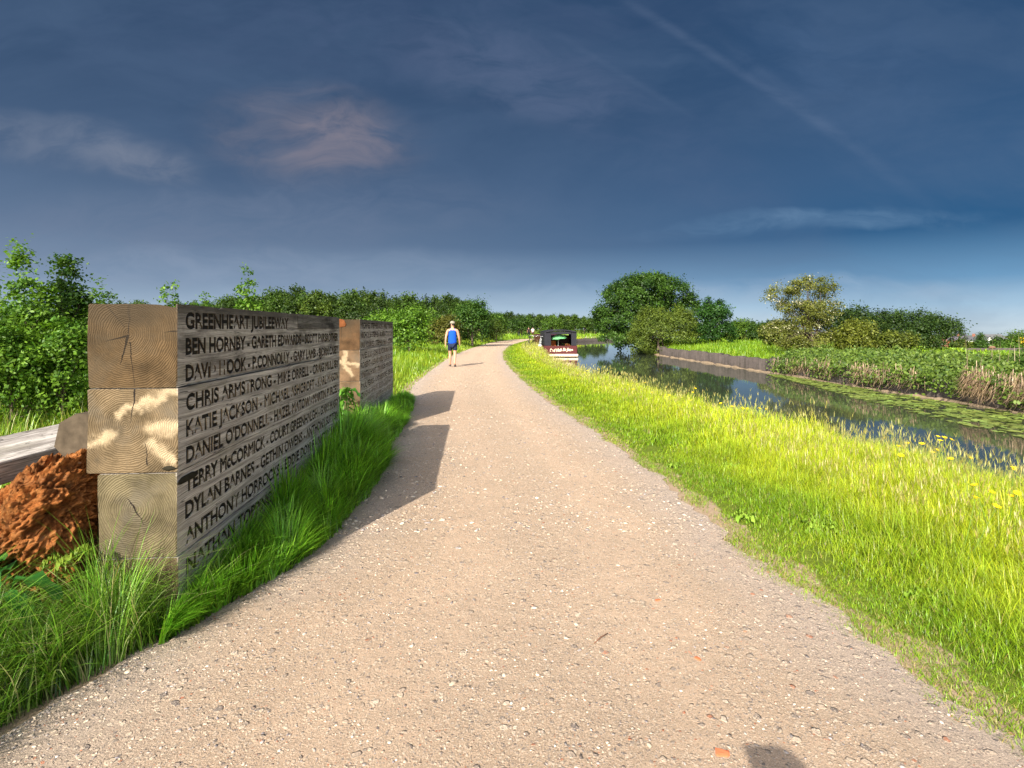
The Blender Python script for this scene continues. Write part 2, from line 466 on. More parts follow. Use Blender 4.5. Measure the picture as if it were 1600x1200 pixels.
# ------------------------------------------------------------------ grass
def blades(P, H, W, lean, az, col, seg=3, tipcol=None, curl=1.7):
    n = len(P)
    d = np.stack([np.cos(az), np.sin(az), np.zeros(n)], 1)
    s = np.stack([-np.sin(az), np.cos(az), np.zeros(n)], 1)
    V = np.zeros((n, 2 * seg + 1, 3), np.float32); C = np.zeros((n, 2 * seg + 1, 3), np.float32)
    for kk in range(seg + 1):
        t = kk / seg
        c = P + d * (H * lean * t ** curl)[:, None]
        c[:, 2] += H * (t - .42 * lean * t ** 2.2)
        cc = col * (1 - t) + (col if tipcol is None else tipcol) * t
        if kk < seg:
            wd = (W * (1 - t * .75) * .5)[:, None]
            V[:, 2 * kk] = c - s * wd; V[:, 2 * kk + 1] = c + s * wd
            C[:, 2 * kk] = cc; C[:, 2 * kk + 1] = cc
        else:
            V[:, 2 * seg] = c; C[:, 2 * seg] = cc
    b = (np.arange(n) * (2 * seg + 1))[:, None]
    quads = np.concatenate([b + np.array([2 * kk, 2 * kk + 1, 2 * kk + 3, 2 * kk + 2]) for kk in range(seg - 1)])
    tris = b + np.array([2 * seg - 2, 2 * seg - 1, 2 * seg])
    return V.reshape(-1, 3), quads, tris, C.reshape(-1, 3)

def grass_object(name, parts, label=None):
    Vs, Qs, Ts, Cs = [], [], [], []; o = 0
    for (V, q, t, c) in parts:
        Vs.append(V); Qs.append(q + o); Ts.append(t + o); Cs.append(c); o += len(V)
    me = raw_mesh(name, np.concatenate(Vs), [np.concatenate(Qs), np.concatenate(Ts)], np.concatenate(Cs))
    return tag(link(name, me, M_GRASS), kind='stuff')

def jit(col, n, v=.22, hue=.12):
    c = np.array(col, float)[None] * (1 + v * rng.standard_normal((n, 1)))
    c[:, 0] *= 1 + hue * rng.standard_normal(n)
    return np.clip(c, .004, .9)

# right verge: short by the path, tall and going to seed by the canal
def meadow_right():
    parts = []
    for (y0, y1, dens, wid) in ((1.2, 3.2, 8200, .0038), (3.2, 6.5, 5200, .0046), (6.5, 12, 1500, .009), (12, 22, 620, .016), (22, 45, 260, .03), (45, 80, 90, .06)):
        n = int(dens * (y1 - y0) * 5.2)
        y = y0 + (y1 - y0) * rng.random(n)
        xr = path_r(y); xb = bank_near(y) + .05
        x = xr - .16 + (xb - xr + .16) * rng.random(n) ** np.where(rng.random(n) < .3, 2.2, 1.0)
        vis = x < y * 1.15 + .8
        d = x - xr
        ragged = .06 * hash_noise(y * 3, x * 0 + 2, 1) + .09 * hash_noise(y * 1.1, x * 0, 4)
        bald = hash_noise(x * 2.4, y * 2.4, 8)
        keep = vis & (rng.random(n) < np.clip((d - ragged + .06) / .16, 0, 1)) & ~((bald > .70) & (d < .5) & (d > .08) & (rng.random(n) < .8))
        x, y, d, xb = x[keep], y[keep], d[keep], xb[keep]; n = len(x)
        frac = np.clip(d / np.maximum(xb - x + d, .1), 0, 1)
        clump = hash_noise(x * 3.1, y * 3.1, 11)
        tall = np.clip((d - .25) / 1.6, 0, 1) ** 1.2
        H = (.045 + .27 * tall) * (1 + .28 * clump) * (.6 + .65 * rng.random(n))
        P = np.stack([x, y, ground_z(x, y) - .01 - .1 * np.clip((x - xb + .3) / .3, 0, 1)], 1)
        lean = np.clip(.25 + .35 * rng.random(n) + .45 * (1 - tall) * rng.random(n), 0, .95)
        az = rng.random(n) * 2 * PI
        g1 = jit((.20, .33, .013), n, .32); g2 = jit((.50, .57, .024), n, .3)
        k = np.clip(tall * 1.05 + .30 * hash_noise(x * 1.3, y * .9, 2) + .12 * rng.standard_normal(n), 0, 1)[:, None]
        col = g1 * (1 - k) + g2 * k
        dry = rng.random(n) < .05 + .25 * np.clip(1 - d / .5, 0, 1)
        col[dry] = jit((.36, .32, .10), dry.sum())
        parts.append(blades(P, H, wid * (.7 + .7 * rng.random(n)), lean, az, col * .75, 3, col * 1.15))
        # seed stalks in the tall part
        m = int(n * (.022 if y0 < 12 else .04))
        idx = np.flatnonzero(tall > .55)
        if len(idx):
            idx = rng.choice(idx, min(m, len(idx)), replace=False); m = len(idx)
            Ph = P[idx]; Hs = H[idx] * 1.25 + .04 + .10 * rng.random(m)
            sc_ = jit((.40, .44, .08), m)
            ln = .12 + .2 * rng.random(m); a2 = rng.random(m) * 2 * PI
            parts.append(blades(Ph, Hs, np.full(m, wid * .45), ln, a2, sc_ * .9, 3, sc_))
            # the head: short fat blades round the tip
            tip = Ph + np.stack([np.cos(a2), np.sin(a2), np.zeros(m)], 1) * (Hs * ln)[:, None] * .8
            tip[:, 2] += Hs * .82
            for r_ in range(3):
                parts.append(blades(tip - [0, 0, .02], .05 + .05 * rng.random(m), np.full(m, max(.006, wid * .9)), .35 + .2 * rng.random(m), rng.random(m) * 2 * PI, jit((.42, .40, .11), m), 2, jit((.46, .40, .14), m)))
    return parts
grass_object('meadow_grass', meadow_right())

# the dark lush strip along the memorial walls and the rough tuft in front
WX, WY, WL, WW, WHB = -1.75, 2.785, 3.40, .442, .442
WDIR = Vector((-.0745, 1, 0)).normalized()
def wall_x(y): return WX + (y - WY) * -.0745
def tufted(x, y, cell, az0, r_):
    """blade directions that fan out of tufts"""
    cx = (np.floor(x / cell) + .5) * cell; cy = (np.floor(y / cell) + .5) * cell
    jx = cell * .45 * np.sin(cx * 91.7 + cy * 37.1); jy = cell * .45 * np.sin(cx * 53.3 - cy * 71.9)
    a = np.arctan2(y - cy - jy, x - cx - jx)
    vx = np.cos(a) + .35 * np.cos(az0); vy = np.sin(a) + .35 * np.sin(az0)
    return np.arctan2(vy, vx) + r_.normal(0, .55, len(x)), np.sin(cx * 17.3 + cy * 29.1)
def strip_left():
    parts = []
    # along the walls
    n = 62000
    y = 2.6 + 9.4 * rng.random(n) ** 1.15
    xl = wall_x(y) + .005; xr = path_l(y) + .05
    x = xl + (xr - xl) * rng.random(n)
    gap = (y > 6.2) & (y < 7.55)
    x = np.where(gap, x - rng.random(n) * .5, x)
    d = xr - x
    keep = rng.random(n) < np.clip((d + .05 * hash_noise(y * 3, y * 0, 2)) / .07, 0, 1)
    x, y, d = x[keep], y[keep], d[keep]; n = len(x)
    H = (.20 + .22 * np.clip(d / .2, 0, 1)) * (.40 + .7 * rng.random(n)) * (1 + .35 * hash_noise(x * 5, y * 3.2, 3))
    H *= np.interp(y, [2.6, 3.5, 4.6, 5.6, 6.3, 7.5, 9.5, 11.5], [.92, .90, 1.05, 1.45, 1.35, 1.0, .7, .55])
    P = np.stack([x, y, ground_z(x, y) - .01], 1)
    az, tv = tufted(x, y, .17, -.3, rng)
    H *= 1 + .25 * tv
    col = jit((.15, .33, .022), n, .45) * (1 + .22 * tv[:, None])
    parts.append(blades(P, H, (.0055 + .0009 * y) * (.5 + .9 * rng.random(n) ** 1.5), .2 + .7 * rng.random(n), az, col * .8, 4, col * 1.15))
    # in front of the wall end
    n = 64000
    y = 1.5 + 1.5 * rng.random(n); x = -3.9 + 2.6 * rng.random(n)
    xr = path_l(y) + .02
    infront = (y < 2.72) | (x > wall_x(y))
    notlog = ~((x < -2.12) & (y > 2.46))
    d = xr - x
    keep = infront & notlog & (x > -y * 1.02 - .5) & (rng.random(n) < np.clip((d + .05 * hash_noise(y * 5, y * 0, 6)) / .09, 0, 1))
    x, y, d = x[keep], y[keep], d[keep]; n = len(x)
    H = (.26 + .28 * np.clip(d / .2, 0, 1)) * (.40 + .70 * rng.random(n)) * (1 + .25 * np.exp(-((y - 2.6) / .18) ** 2) * (x > -2.3)) * (1 + .3 * hash_noise(x * 4, y * 4, 9))
    P = np.stack([x, y, ground_z(x, y) - .01], 1)
    az, tv = tufted(x, y, .15, -.8, rng)
    H *= 1 + .25 * tv
    col = jit((.15, .29, .026), n, .5) * (1 + .25 * tv[:, None])
    dry = rng.random(n) < .13
    col[dry] = jit((.42, .44, .17), dry.sum())
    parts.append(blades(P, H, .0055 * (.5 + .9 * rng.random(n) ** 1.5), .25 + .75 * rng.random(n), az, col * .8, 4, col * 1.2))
    return parts
grass_object('verge_grass', strip_left())

# meadow to the left, behind the walls and along the path
def meadow_left():
    parts = []
    for (y0, y1, xa, dens, wid) in ((3.0, 6, -8, 520, .010), (6, 12, -14, 330, .014), (12, 22, -18, 190, .022), (22, 45, -22, 85, .04), (45, 85, -26, 36, .08)):
        area = (y1 - y0) * (-2.3 - xa)
        n = int(dens * area)
        y = y0 + (y1 - y0) * rng.random(n); x = xa + (-xa) * rng.random(n)
        lim = np.where(y < 11.3, wall_x(y) - .55, path_l(y) + .05)
        lim = np.where((y > 6.25) & (y < 7.45), wall_x(y), lim)
        keep = (x < lim) & (x > -y * 1.05 - 1) & ~((x > -3.7) & (y < 3.9))
        x, y, lim = x[keep], y[keep], lim[keep]; n = len(x)
        d = lim - x
        tall = np.clip(d / 1.2, 0, 1)
        H = (.06 + .40 * tall) * (.55 + .7 * rng.random(n)) * (1 + .25 * hash_noise(x * 1.5, y * 1.5, 4))
        P = np.stack([x, y, ground_z(x, y) - .01], 1)
        k = np.clip(.5 + .4 * hash_noise(x * .7, y * .5, 3) + .15 * rng.standard_normal(n), 0, 1)[:, None]
        col = jit((.15, .29, .016), n) * (1 - k) + jit((.33, .43, .026), n) * k
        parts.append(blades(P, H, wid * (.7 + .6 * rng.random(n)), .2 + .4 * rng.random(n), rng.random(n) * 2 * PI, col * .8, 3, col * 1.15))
        m = n // 14
        if y0 < 12:
            Pi = P[rng.choice(n, m, replace=False)]
            c2 = jit((.46, .40, .14), m)
            parts.append(blades(Pi, .45 + .35 * rng.random(m), np.full(m, wid * .5), .15 + .3 * rng.random(m), rng.random(m) * 2 * PI, c2, 3, c2))
    return parts
grass_object('field_grass', meadow_left())

def meadow_far_bank():
    parts = []
    for (y0, y1, x0, x1, dens, wid) in ((23, 46, 11, 20, 70, .04), (9, 24, 12, 32, 60, .035), (46, 75, 12, 60, 16, .09), (24, 46, 20, 60, 16, .07)):
        n = int(dens * (y1 - y0) * (x1 - x0))
        y = y0 + (y1 - y0) * rng.random(n); x = x0 + (x1 - x0) * rng.random(n)
        keep = x > bank_far(y) + .08
        x, y = x[keep], y[keep]; n = len(x)
        H = (.28 + .22 * rng.random(n)) * (1 + .3 * hash_noise(x, y, 4)) * np.clip((x - bank_far(y)) / .6, .5, 1) * np.clip(1.3 - (x - 16) / 16, .4, 1)
        P = np.stack([x, y, ground_z(x, y) - .01], 1)
        k = np.clip(.5 + .4 * hash_noise(x * .7, y * .5, 3) + .15 * rng.standard_normal(n), 0, 1)[:, None]
        col = jit((.14, .28, .015), n) * (1 - k) + jit((.27, .40, .022), n) * k
        parts.append(blades(P, H, wid * (.7 + .6 * rng.random(n)), .2 + .4 * rng.random(n), rng.random(n) * 2 * PI, col * .85, 3, col * 1.1))
    # beyond the bend of the canal
    n = 26000
    y = 78 + 60 * rng.random(n); x = -40 + 130 * rng.random(n)
    keep = (x < bank_near(y) - .1) & ((x < path_l(y)) | (x > path_r(y)))
    x, y = x[keep], y[keep]; n = len(x)
    P = np.stack([x, y, ground_z(x, y)], 1)
    col = jit((.22, .36, .02), n)
    parts.append(blades(P, .35 + .3 * rng.random(n), np.full(n, .12), .3 * rng.random(n), rng.random(n) * 2 * PI, col * .85, 2, col * 1.1))
    return parts
grass_object('bank_grass', meadow_far_bank())

# ------------------------------------------------------------------ loose stones on the path
phi = (1 + 5 ** .5) / 2
ICO = np.array([(-1, phi, 0), (1, phi, 0), (-1, -phi, 0), (1, -phi, 0), (0, -1, phi), (0, 1, phi), (0, -1, -phi), (0, 1, -phi), (phi, 0, -1), (phi, 0, 1), (-phi, 0, -1), (-phi, 0, 1)]) / math.hypot(1, phi)
ICF = np.array([(0, 11, 5), (0, 5, 1), (0, 1, 7), (0, 7, 10), (0, 10, 11), (1, 5, 9), (5, 11, 4), (11, 10, 2), (10, 7, 6), (7, 1, 8), (3, 9, 4), (3, 4, 2), (3, 2, 6), (3, 6, 8), (3, 8, 9), (4, 9, 5), (2, 4, 11), (6, 2, 10), (8, 6, 7), (9, 8, 1)])
def stones(n, ya, yb, smin, smax, leftbias, pal, wts):
    y = ya + (yb - ya) * rng.random(n) ** 1.4
    u_ = rng.random(n)
    sel = rng.random(n) < leftbias
    u_ = np.where(sel, u_ ** 2.4, u_)
    x = path_l(y) + .03 + (path_r(y) - path_l(y) - .06) * u_
    # gather in patches
    kp = (hash_noise(x * 3.5, y * 3.5, 5) + .5 * rng.standard_normal(n)) > -.35
    x, y = x[kp], y[kp]; n = len(x)
    s = smin + (smax - smin) * rng.random(n) ** 3
    V = ICO[None] * (1 + .28 * rng.standard_normal((n, 12, 1)))
    V = V * np.stack([s * (.7 + .8 * rng.random(n)), s * (.6 + .5 * rng.random(n)), s * (.22 + .25 * rng.random(n))], 1)[:, None]
    a = rng.random(n) * 2 * PI; ca, sa = np.cos(a)[:, None], np.sin(a)[:, None]
    V = np.stack([V[..., 0] * ca - V[..., 1] * sa, V[..., 0] * sa + V[..., 1] * ca, V[..., 2]], -1)
    V += np.stack([x, y, path_z(x, y) + s * .10], 1)[:, None]
    F = (np.arange(n) * 12)[:, None, None] + ICF[None]
    ci = rng.choice(len(pal), n, p=wts)
    C = np.array(pal)[ci] * (1 + .18 * rng.standard_normal((n, 1)))
    return V.reshape(-1, 3), F.reshape(-1, 3), np.repeat(np.clip(C, .02, .85), 12, 0)
M_STONE, t, out = material('loose stone')
tt = t.new('ShaderNodeAttribute', attribute_name='tint').outputs['Color']
nz = t.noise(t.new('ShaderNodeTexCoord').outputs['Object'], 120, 4, .7)
principled(t, out, t.mix(nz, t.vm('MULTIPLY', tt, (.75, .75, .75)), t.vm('MULTIPLY', tt, (1.15, 1.15, 1.15))), .85, t.bump(nz, .3, .005), .25)
PAL = [(.62, .50, .38), (.52, .41, .30), (.31, .275, .255), (.40, .345, .30), (.20, .18, .18), (.68, .59, .47), (.46, .19, .10)]
V1, F1, C1 = stones(30000, 1.3, 9, .0025, .0075, .6, PAL, [.24, .24, .15, .17, .08, .112, .008])
V2, F2, C2 = stones(700, 1.4, 8, .007, .016, .75, PAL, [.30, .22, .14, .18, .06, .098, .002])
V3, F3, C3 = stones(4500, 4.0, 22, .008, .02, .4, PAL, [.24, .24, .15, .17, .08, .12, 0])
me = raw_mesh('gravel', np.concatenate([V1, V2, V3]), [np.concatenate([F1, F2 + len(V1), F3 + len(V1) + len(V2)])], np.concatenate([C1, C2, C3]))
tag(link('gravel', me, M_STONE), kind='stuff')

def lump(center, s, seed, sub=2):
    bm = bmesh.new(); bmesh.ops.create_icosphere(bm, subdivisions=sub, radius=1)
    r = np.random.default_rng(seed); ph = r.random(3) * 6
    for v in bm.verts:
        c = v.co.copy()
        f = 1 + .16 * math.sin(3.1 * c.x + ph[0]) + .14 * math.sin(3.7 * c.y + ph[1]) + .1 * math.sin(4.3 * c.z + ph[2])
        v.co = Vector((c.x * s[0] * f, c.y * s[1] * f, c.z * s[2] * f))
    me = bpy.data.meshes.new('lump'); bm.to_mesh(me); bm.free()
    o = bpy.data.objects.new('lump', me); COL.objects.link(o); o.location = center
    return o
def on_path(pxx, pyy):
    Zd = 832 * HC / (pyy - 513); x = (pxx - 800) / 832 * Zd
    return x, Zd
M_BRICK = simple('broken brick', (.58, .17, .075), .9, .15, .25, 30)
for (xx, yy, s, lab) in ((1028, 945, .017, 'small orange brick fragment lying on the sunlit gravel path right of the twig'),
                         (1091, 1037, .017, 'orange brick chip lying on the path between the twig and the shadow of a head'),
                         (739, 823, .013, 'dark orange brick chip on the path just past the shadow of the timber wall'),
                         (1128, 1188, .026, 'large flat pink brick piece embedded in the path beside the shadow of a head')):
    x, Zd = on_path(xx, yy)
    o = lump((x, Zd, float(path_z(np.array(x), np.array(Zd))) - .001), (s * 1.25, s * .9, s * .38), int(xx), 2)
    rb = random.Random(int(xx))
    for v in o.data.vertices:
        v.co.x = max(-s * .95, min(s * .85, v.co.x + v.co.y * .3)) + rb.uniform(-.05, .05) * s; v.co.y = max(-s * .62, min(s * .7, v.co.y)) + rb.uniform(-.05, .05) * s; v.co.z = min(s * .27, v.co.z) + rb.uniform(-.03, .03) * s
    o.rotation_euler = (0, 0, rb.uniform(0, 3)); o.name = 'brick_fragment'
    o.data.materials.append(M_BRICK); tag(o, lab, 'brick fragment', 'brick fragments on the path')
x0, y0 = on_path(928, 1015); x1, y1 = on_path(950, 999)
m = MB(); m.tube([(x0, y0, .030), ((x0 + x1) / 2, (y0 + y1) / 2 + .006, .033), (x1, y1, .031)], [.002, .003, .0018], 6)
tag(m.build('twig', simple('dry twig', (.22, .11, .06), .8), None, True), 'thin straight brown twig lying on the gravel path', 'twig')

# ------------------------------------------------------------------ memorial walls
def mat_wood(name, pith, knots=(), cracks=(), stain=0.0, top=None, base_tone=1.0, warm=1.0):
    mt, t, out = material(name)
    p = t.new('ShaderNodeTexCoord').outputs['Object']
    nrm = t.new('ShaderNodeTexCoord').outputs['Normal']
    x, y, z = t.sep(p)
    isend = t.ss(t.m('ABSOLUTE', t.sep(nrm)[1]), .6, .8)
    # ---- side grain
    wp = t.noise(t.vm('MULTIPLY', p, (6, .9, 6)), 1.0, 3, .5)
    zz = t.m('ADD', z, t.m('MULTIPLY', wp, .10))
    gp1 = t.vec(t.m('MULTIPLY', x, 8), t.m('MULTIPLY', y, .7), t.m('MULTIPLY', zz, 46))
    g1 = t.noise(gp1, 1.0, 6, .6)
    gp2 = t.vec(t.m('MULTIPLY', x, 30), t.m('MULTIPLY', y, 3.5), t.m('MULTIPLY', zz, 260))
    g2 = t.noise(gp2, 1.0, 4, .65)
    blot = t.noise(t.vm('MULTIPLY', p, (2, 1.6, 4)), 1.6, 5, .6)
    side = t.mix(t.ss(g1, .30, .70), (.30, .265, .235), (.70, .64, .57))
    side = t.mix(t.m('MULTIPLY', t.ss(g2, .56, .40), .55), side, (.12, .10, .08))
    side = t.mix(t.m('MULTIPLY', t.ss(blot, .50, .72), .55), side, (.22, .20, .13))
    side = t.mix(t.m('MULTIPLY', t.ss(t.noise(p, 5.5, 4, .6), .62, .76), .5), side, (.14, .12, .10))
    crk = t.noise(t.vec(t.m('MULTIPLY', x, 5), t.m('MULTIPLY', y, .8), t.m('MULTIPLY', zz, 34)), 1.7, 2, .5)
    crack_side = t.ss(t.m('ABSOLUTE', t.m('SUBTRACT', crk, .56)), .012, .003)
    side = t.mix(t.m('MULTIPLY', crack_side, .85), side, (.03, .026, .022))
    if top is not None:      # weather-blackened band along the top of the wall
        band = t.ss(t.m('ADD', z, t.m('MULTIPLY', t.m('SUBTRACT', blot, .5), .16)), top - .15, top - .02)
        side = t.mix(t.m('MULTIPLY', band, .82), side, (.06, .052, .043))
    if stain:
        side = t.mix(t.m('MULTIPLY', t.ss(t.noise(t.vm('MULTIPLY', p, (1, .8, 2.5)), 2.3, 5, .65), .44, .66), stain), side, (.075, .065, .055))
    # ---- end grain
    wn = t.noise(p, 7, 3, .5)
    rx = t.m('SUBTRACT', x, pith[0]); rz = t.m('SUBTRACT', z, pith[1])
    rad = t.m('SQRT', t.m('ADD', t.m('MULTIPLY', rx, rx), t.m('MULTIPLY', rz, rz)))
    ang = t.m('ARCTAN2', rz, rx)
    radw = t.m('ADD', rad, t.m('ADD', t.m('MULTIPLY', t.m('SUBTRACT', wn, .5), .06), t.m('MULTIPLY', t.m('SUBTRACT', t.noise(p, 40, 3, .6), .5), .006)))
    kmask = None
    def capsule(ax, az, bx, bz, r0, wob=.018):
        bax, baz = bx - ax, bz - az; L2 = bax * bax + baz * baz + 1e-9
        qx = t.m('ADD', t.m('SUBTRACT', x, ax), t.m('MULTIPLY', t.m('SUBTRACT', wn2, .5), wob))
        qz = t.m('ADD', t.m('SUBTRACT', z, az), t.m('MULTIPLY', t.m('SUBTRACT', wn3, .5), wob))
        h = t.m('MULTIPLY', t.m('ADD', t.m('MULTIPLY', qx, bax), t.m('MULTIPLY', qz, baz)), 1 / L2, clamp=True)
        ddx = t.m('SUBTRACT', qx, t.m('MULTIPLY', h, bax)); ddz = t.m('SUBTRACT', qz, t.m('MULTIPLY', h, baz))
        return t.m('SQRT', t.m('ADD', t.m('MULTIPLY', ddx, ddx), t.m('MULTIPLY', ddz, ddz))), h
    wn2 = t.noise(p, 14, 3, .6); wn3 = t.noise(t.vm('ADD', p, (3.3, 1, 7)), 14, 3, .6)
    for (ax, az, bx, bz, r0) in knots:
        d, h = capsule(ax, az, bx, bz, r0, .11)
        f = t.ss(d, r0 * 1.7, r0 * .1)
        kmask = f if kmask is None else t.m('MAXIMUM', kmask, f)
        radw = t.m('ADD', radw, t.m('MULTIPLY', f, .02))
    ringn = t.noise(t.vec(t.m('MULTIPLY', radw, 55), 0.0, 0.0), 1.0, 2, .5)
    ring = t.m('SINE', t.m('ADD', t.m('MULTIPLY', radw, 2 * PI / .0105), t.m('MULTIPLY', ringn, 6.0)))
    tone = t.noise(t.vm('MULTIPLY', p, (3, 3, 3)), 1.7, 4, .6)
    endc = t.mix(t.ss(tone, .33, .66), (.095 * warm, .068, .036), (.21 * warm, .15, .084))
    endc = t.mix(t.m('MULTIPLY', t.ss(ring, -.1, .9), t.m('MULTIPLY_ADD', t.noise(p, 8, 4, .7), 1.0, .0)), endc, t.vm('MULTIPLY', endc, (.34, .30, .24)))
    # fine radial checks
    rchk = t.noise(t.vec(t.m('MULTIPLY', ang, 22), t.m('MULTIPLY', rad, 3), 0.0), 1.0, 3, .6)
    endc = t.mix(t.m('MULTIPLY', t.ss(rchk, .60, .72), .45), endc, (.13, .10, .07))
    # grey, weathered outer parts
    endc = t.mix(t.m('MULTIPLY', t.ss(t.noise(p, 3.2, 4, .6), .48, .68), .6), endc, (.135, .115, .085))
    endc = t.mix(t.m('MULTIPLY', t.ss(t.noise(t.vm('ADD', p, (9, 2, 4)), 9, 5, .7), .56, .70), .55), endc, (.07, .055, .035))
    endc = t.mix(t.m('MULTIPLY', t.ss(t.noise(p, 140, 3, .7), .60, .72), .5), endc, (.06, .045, .03))
    if kmask is not None: endc = t.mix(t.m('MULTIPLY', kmask, t.m('MULTIPLY_ADD', t.noise(p, 26, 4, .7), .9, .28)), endc, (.50, .385, .24))
    cm = None
    for (ax, az, bx, bz, r0) in cracks:
        d, h = capsule(ax, az, bx, bz, r0, .03)
        f = t.ss(t.m('SUBTRACT', d, t.m('MULTIPLY', t.m('SUBTRACT', 1.0, h), r0)), .0022, -.0005)
        cm = f if cm is None else t.m('MAXIMUM', cm, f)
    if cm is not None: endc = t.mix(cm, endc, (.018, .013, .01))
    if top is not None:
        endc = t.mix(t.ss(z, top - .45, top - .43), endc, t.vm('MULTIPLY', endc, (.60, .53, .44)))
        f = t.ss(t.m('ADD', z, t.m('MULTIPLY', t.m('SUBTRACT', blot, .5), .4)), top - .30, top + .02)
        endc = t.mix(t.m('MULTIPLY', f, .8), endc, (.055, .040, .024))
    c = t.mix(isend, side, endc)
    hgt = t.mix(isend, t.m('ADD', t.m('MULTIPLY', g2, .5), t.m('SUBTRACT', g1, crack_side)), t.m('MULTIPLY', ring, .4))
    if base_tone != 1.0: c = t.vm('MULTIPLY', c, (base_tone,) * 3)
    principled(t, out, c, .88, t.bump(hgt, .5, .006), .2)
    return mt

M_LETTER, t, out = material('dark engraved lettering')
p = t.new('ShaderNodeTexCoord').outputs['Object']
f = t.ss(t.noise(t.vm('MULTIPLY', p, (1, 2, 5)), 5, 5, .65), .50, .78)
principled(t, out, t.mix(f, (.016, .014, .012), (.05, .04, .03)), .9, None, .15)  # letter floors coloured dark, mottled by noise

def text_outlines(txt, cap, length):
    """outlines of a line of capitals as closed polygons, cap height 'cap', stretched to 'length'"""
    cu = bpy.data.curves.new('txt', 'FONT'); cu.body = txt; cu.size = 1; cu.resolution_u = 4
    o = bpy.data.objects.new('txt', cu); COL.objects.link(o)
    dg = bpy.context.evaluated_depsgraph_get()
    cv = o.evaluated_get(dg).to_curve(dg)
    polys = []
    for sp in cv.splines:
        bp = sp.bezier_points
        pts = []
        nb = len(bp)
        for k in range(nb):
            a, b = bp[k], bp[(k + 1) % nb]
            seg = geometry.interpolate_bezier(a.co, a.handle_right, b.handle_left, b.co, 5)
            straight = (a.handle_right - a.co).length < 1e-6 and (b.handle_left - b.co).length < 1e-6
            seg = [seg[0]] if straight else seg[:-1]
            pts += [(q_.x, q_.y) for q_ in seg]
        cl = []
        for q_ in pts:
            if not cl or math.hypot(q_[0] - cl[-1][0], q_[1] - cl[-1][1]) > 2e-3: cl.append(q_)
        if len(cl) > 2: polys.append(np.array(cl))
    o.to_curve_clear() if hasattr(o, 'to_curve_clear') else None
    bpy.data.objects.remove(o); bpy.data.curves.remove(cu)
    xs_ = np.concatenate([q_[:, 0] for q_ in polys]); 
    x0, x1 = xs_.min(), xs_.max()
    # cap height of the built-in font is about .69 of its size
    capf = .69
    res = []
    for q_ in polys:
        res.append(np.stack([(q_[:, 0] - x0) / (x1 - x0) * length, q_[:, 1] / capf * cap], 1))
    return res

def embolden(poly, d):
    a = np.roll(poly, 1, 0); b = np.roll(poly, -1, 0)
    t1 = poly - a; t2 = b - poly
    t1 /= np.linalg.norm(t1, axis=1)[:, None] + 1e-9; t2 /= np.linalg.norm(t2, axis=1)[:, None] + 1e-9
    n1 = np.stack([t1[:, 1], -t1[:, 0]], 1); n2 = np.stack([t2[:, 1], -t2[:, 0]], 1)
    nn = n1 + n2; L = np.linalg.norm(nn, axis=1)[:, None] + 1e-9
    k = np.clip(2 / L, 1, 1.6)
    return poly + nn / L * d * k

def filled(polys, extrude=0.0):
    cu = bpy.data.curves.new('fill', 'CURVE'); cu.dimensions = '2D'; cu.fill_mode = 'BOTH' if not extrude else 'BOTH'
    cu.extrude = extrude
    for q_ in polys:
        sp = cu.splines.new('POLY'); sp.points.add(len(q_) - 1)
        sp.points.foreach_set('co', np.concatenate([q_, np.zeros((len(q_), 1)), np.ones((len(q_), 1))], 1).astype(np.float32).ravel())
        sp.use_cyclic_u = True
    o = bpy.data.objects.new('fill', cu); COL.objects.link(o)
    dg = bpy.context.evaluated_depsgraph_get()
    me = bpy.data.meshes.new_from_object(o.evaluated_get(dg))
    bpy.data.objects.remove(o); bpy.data.curves.remove(cu)
    return me

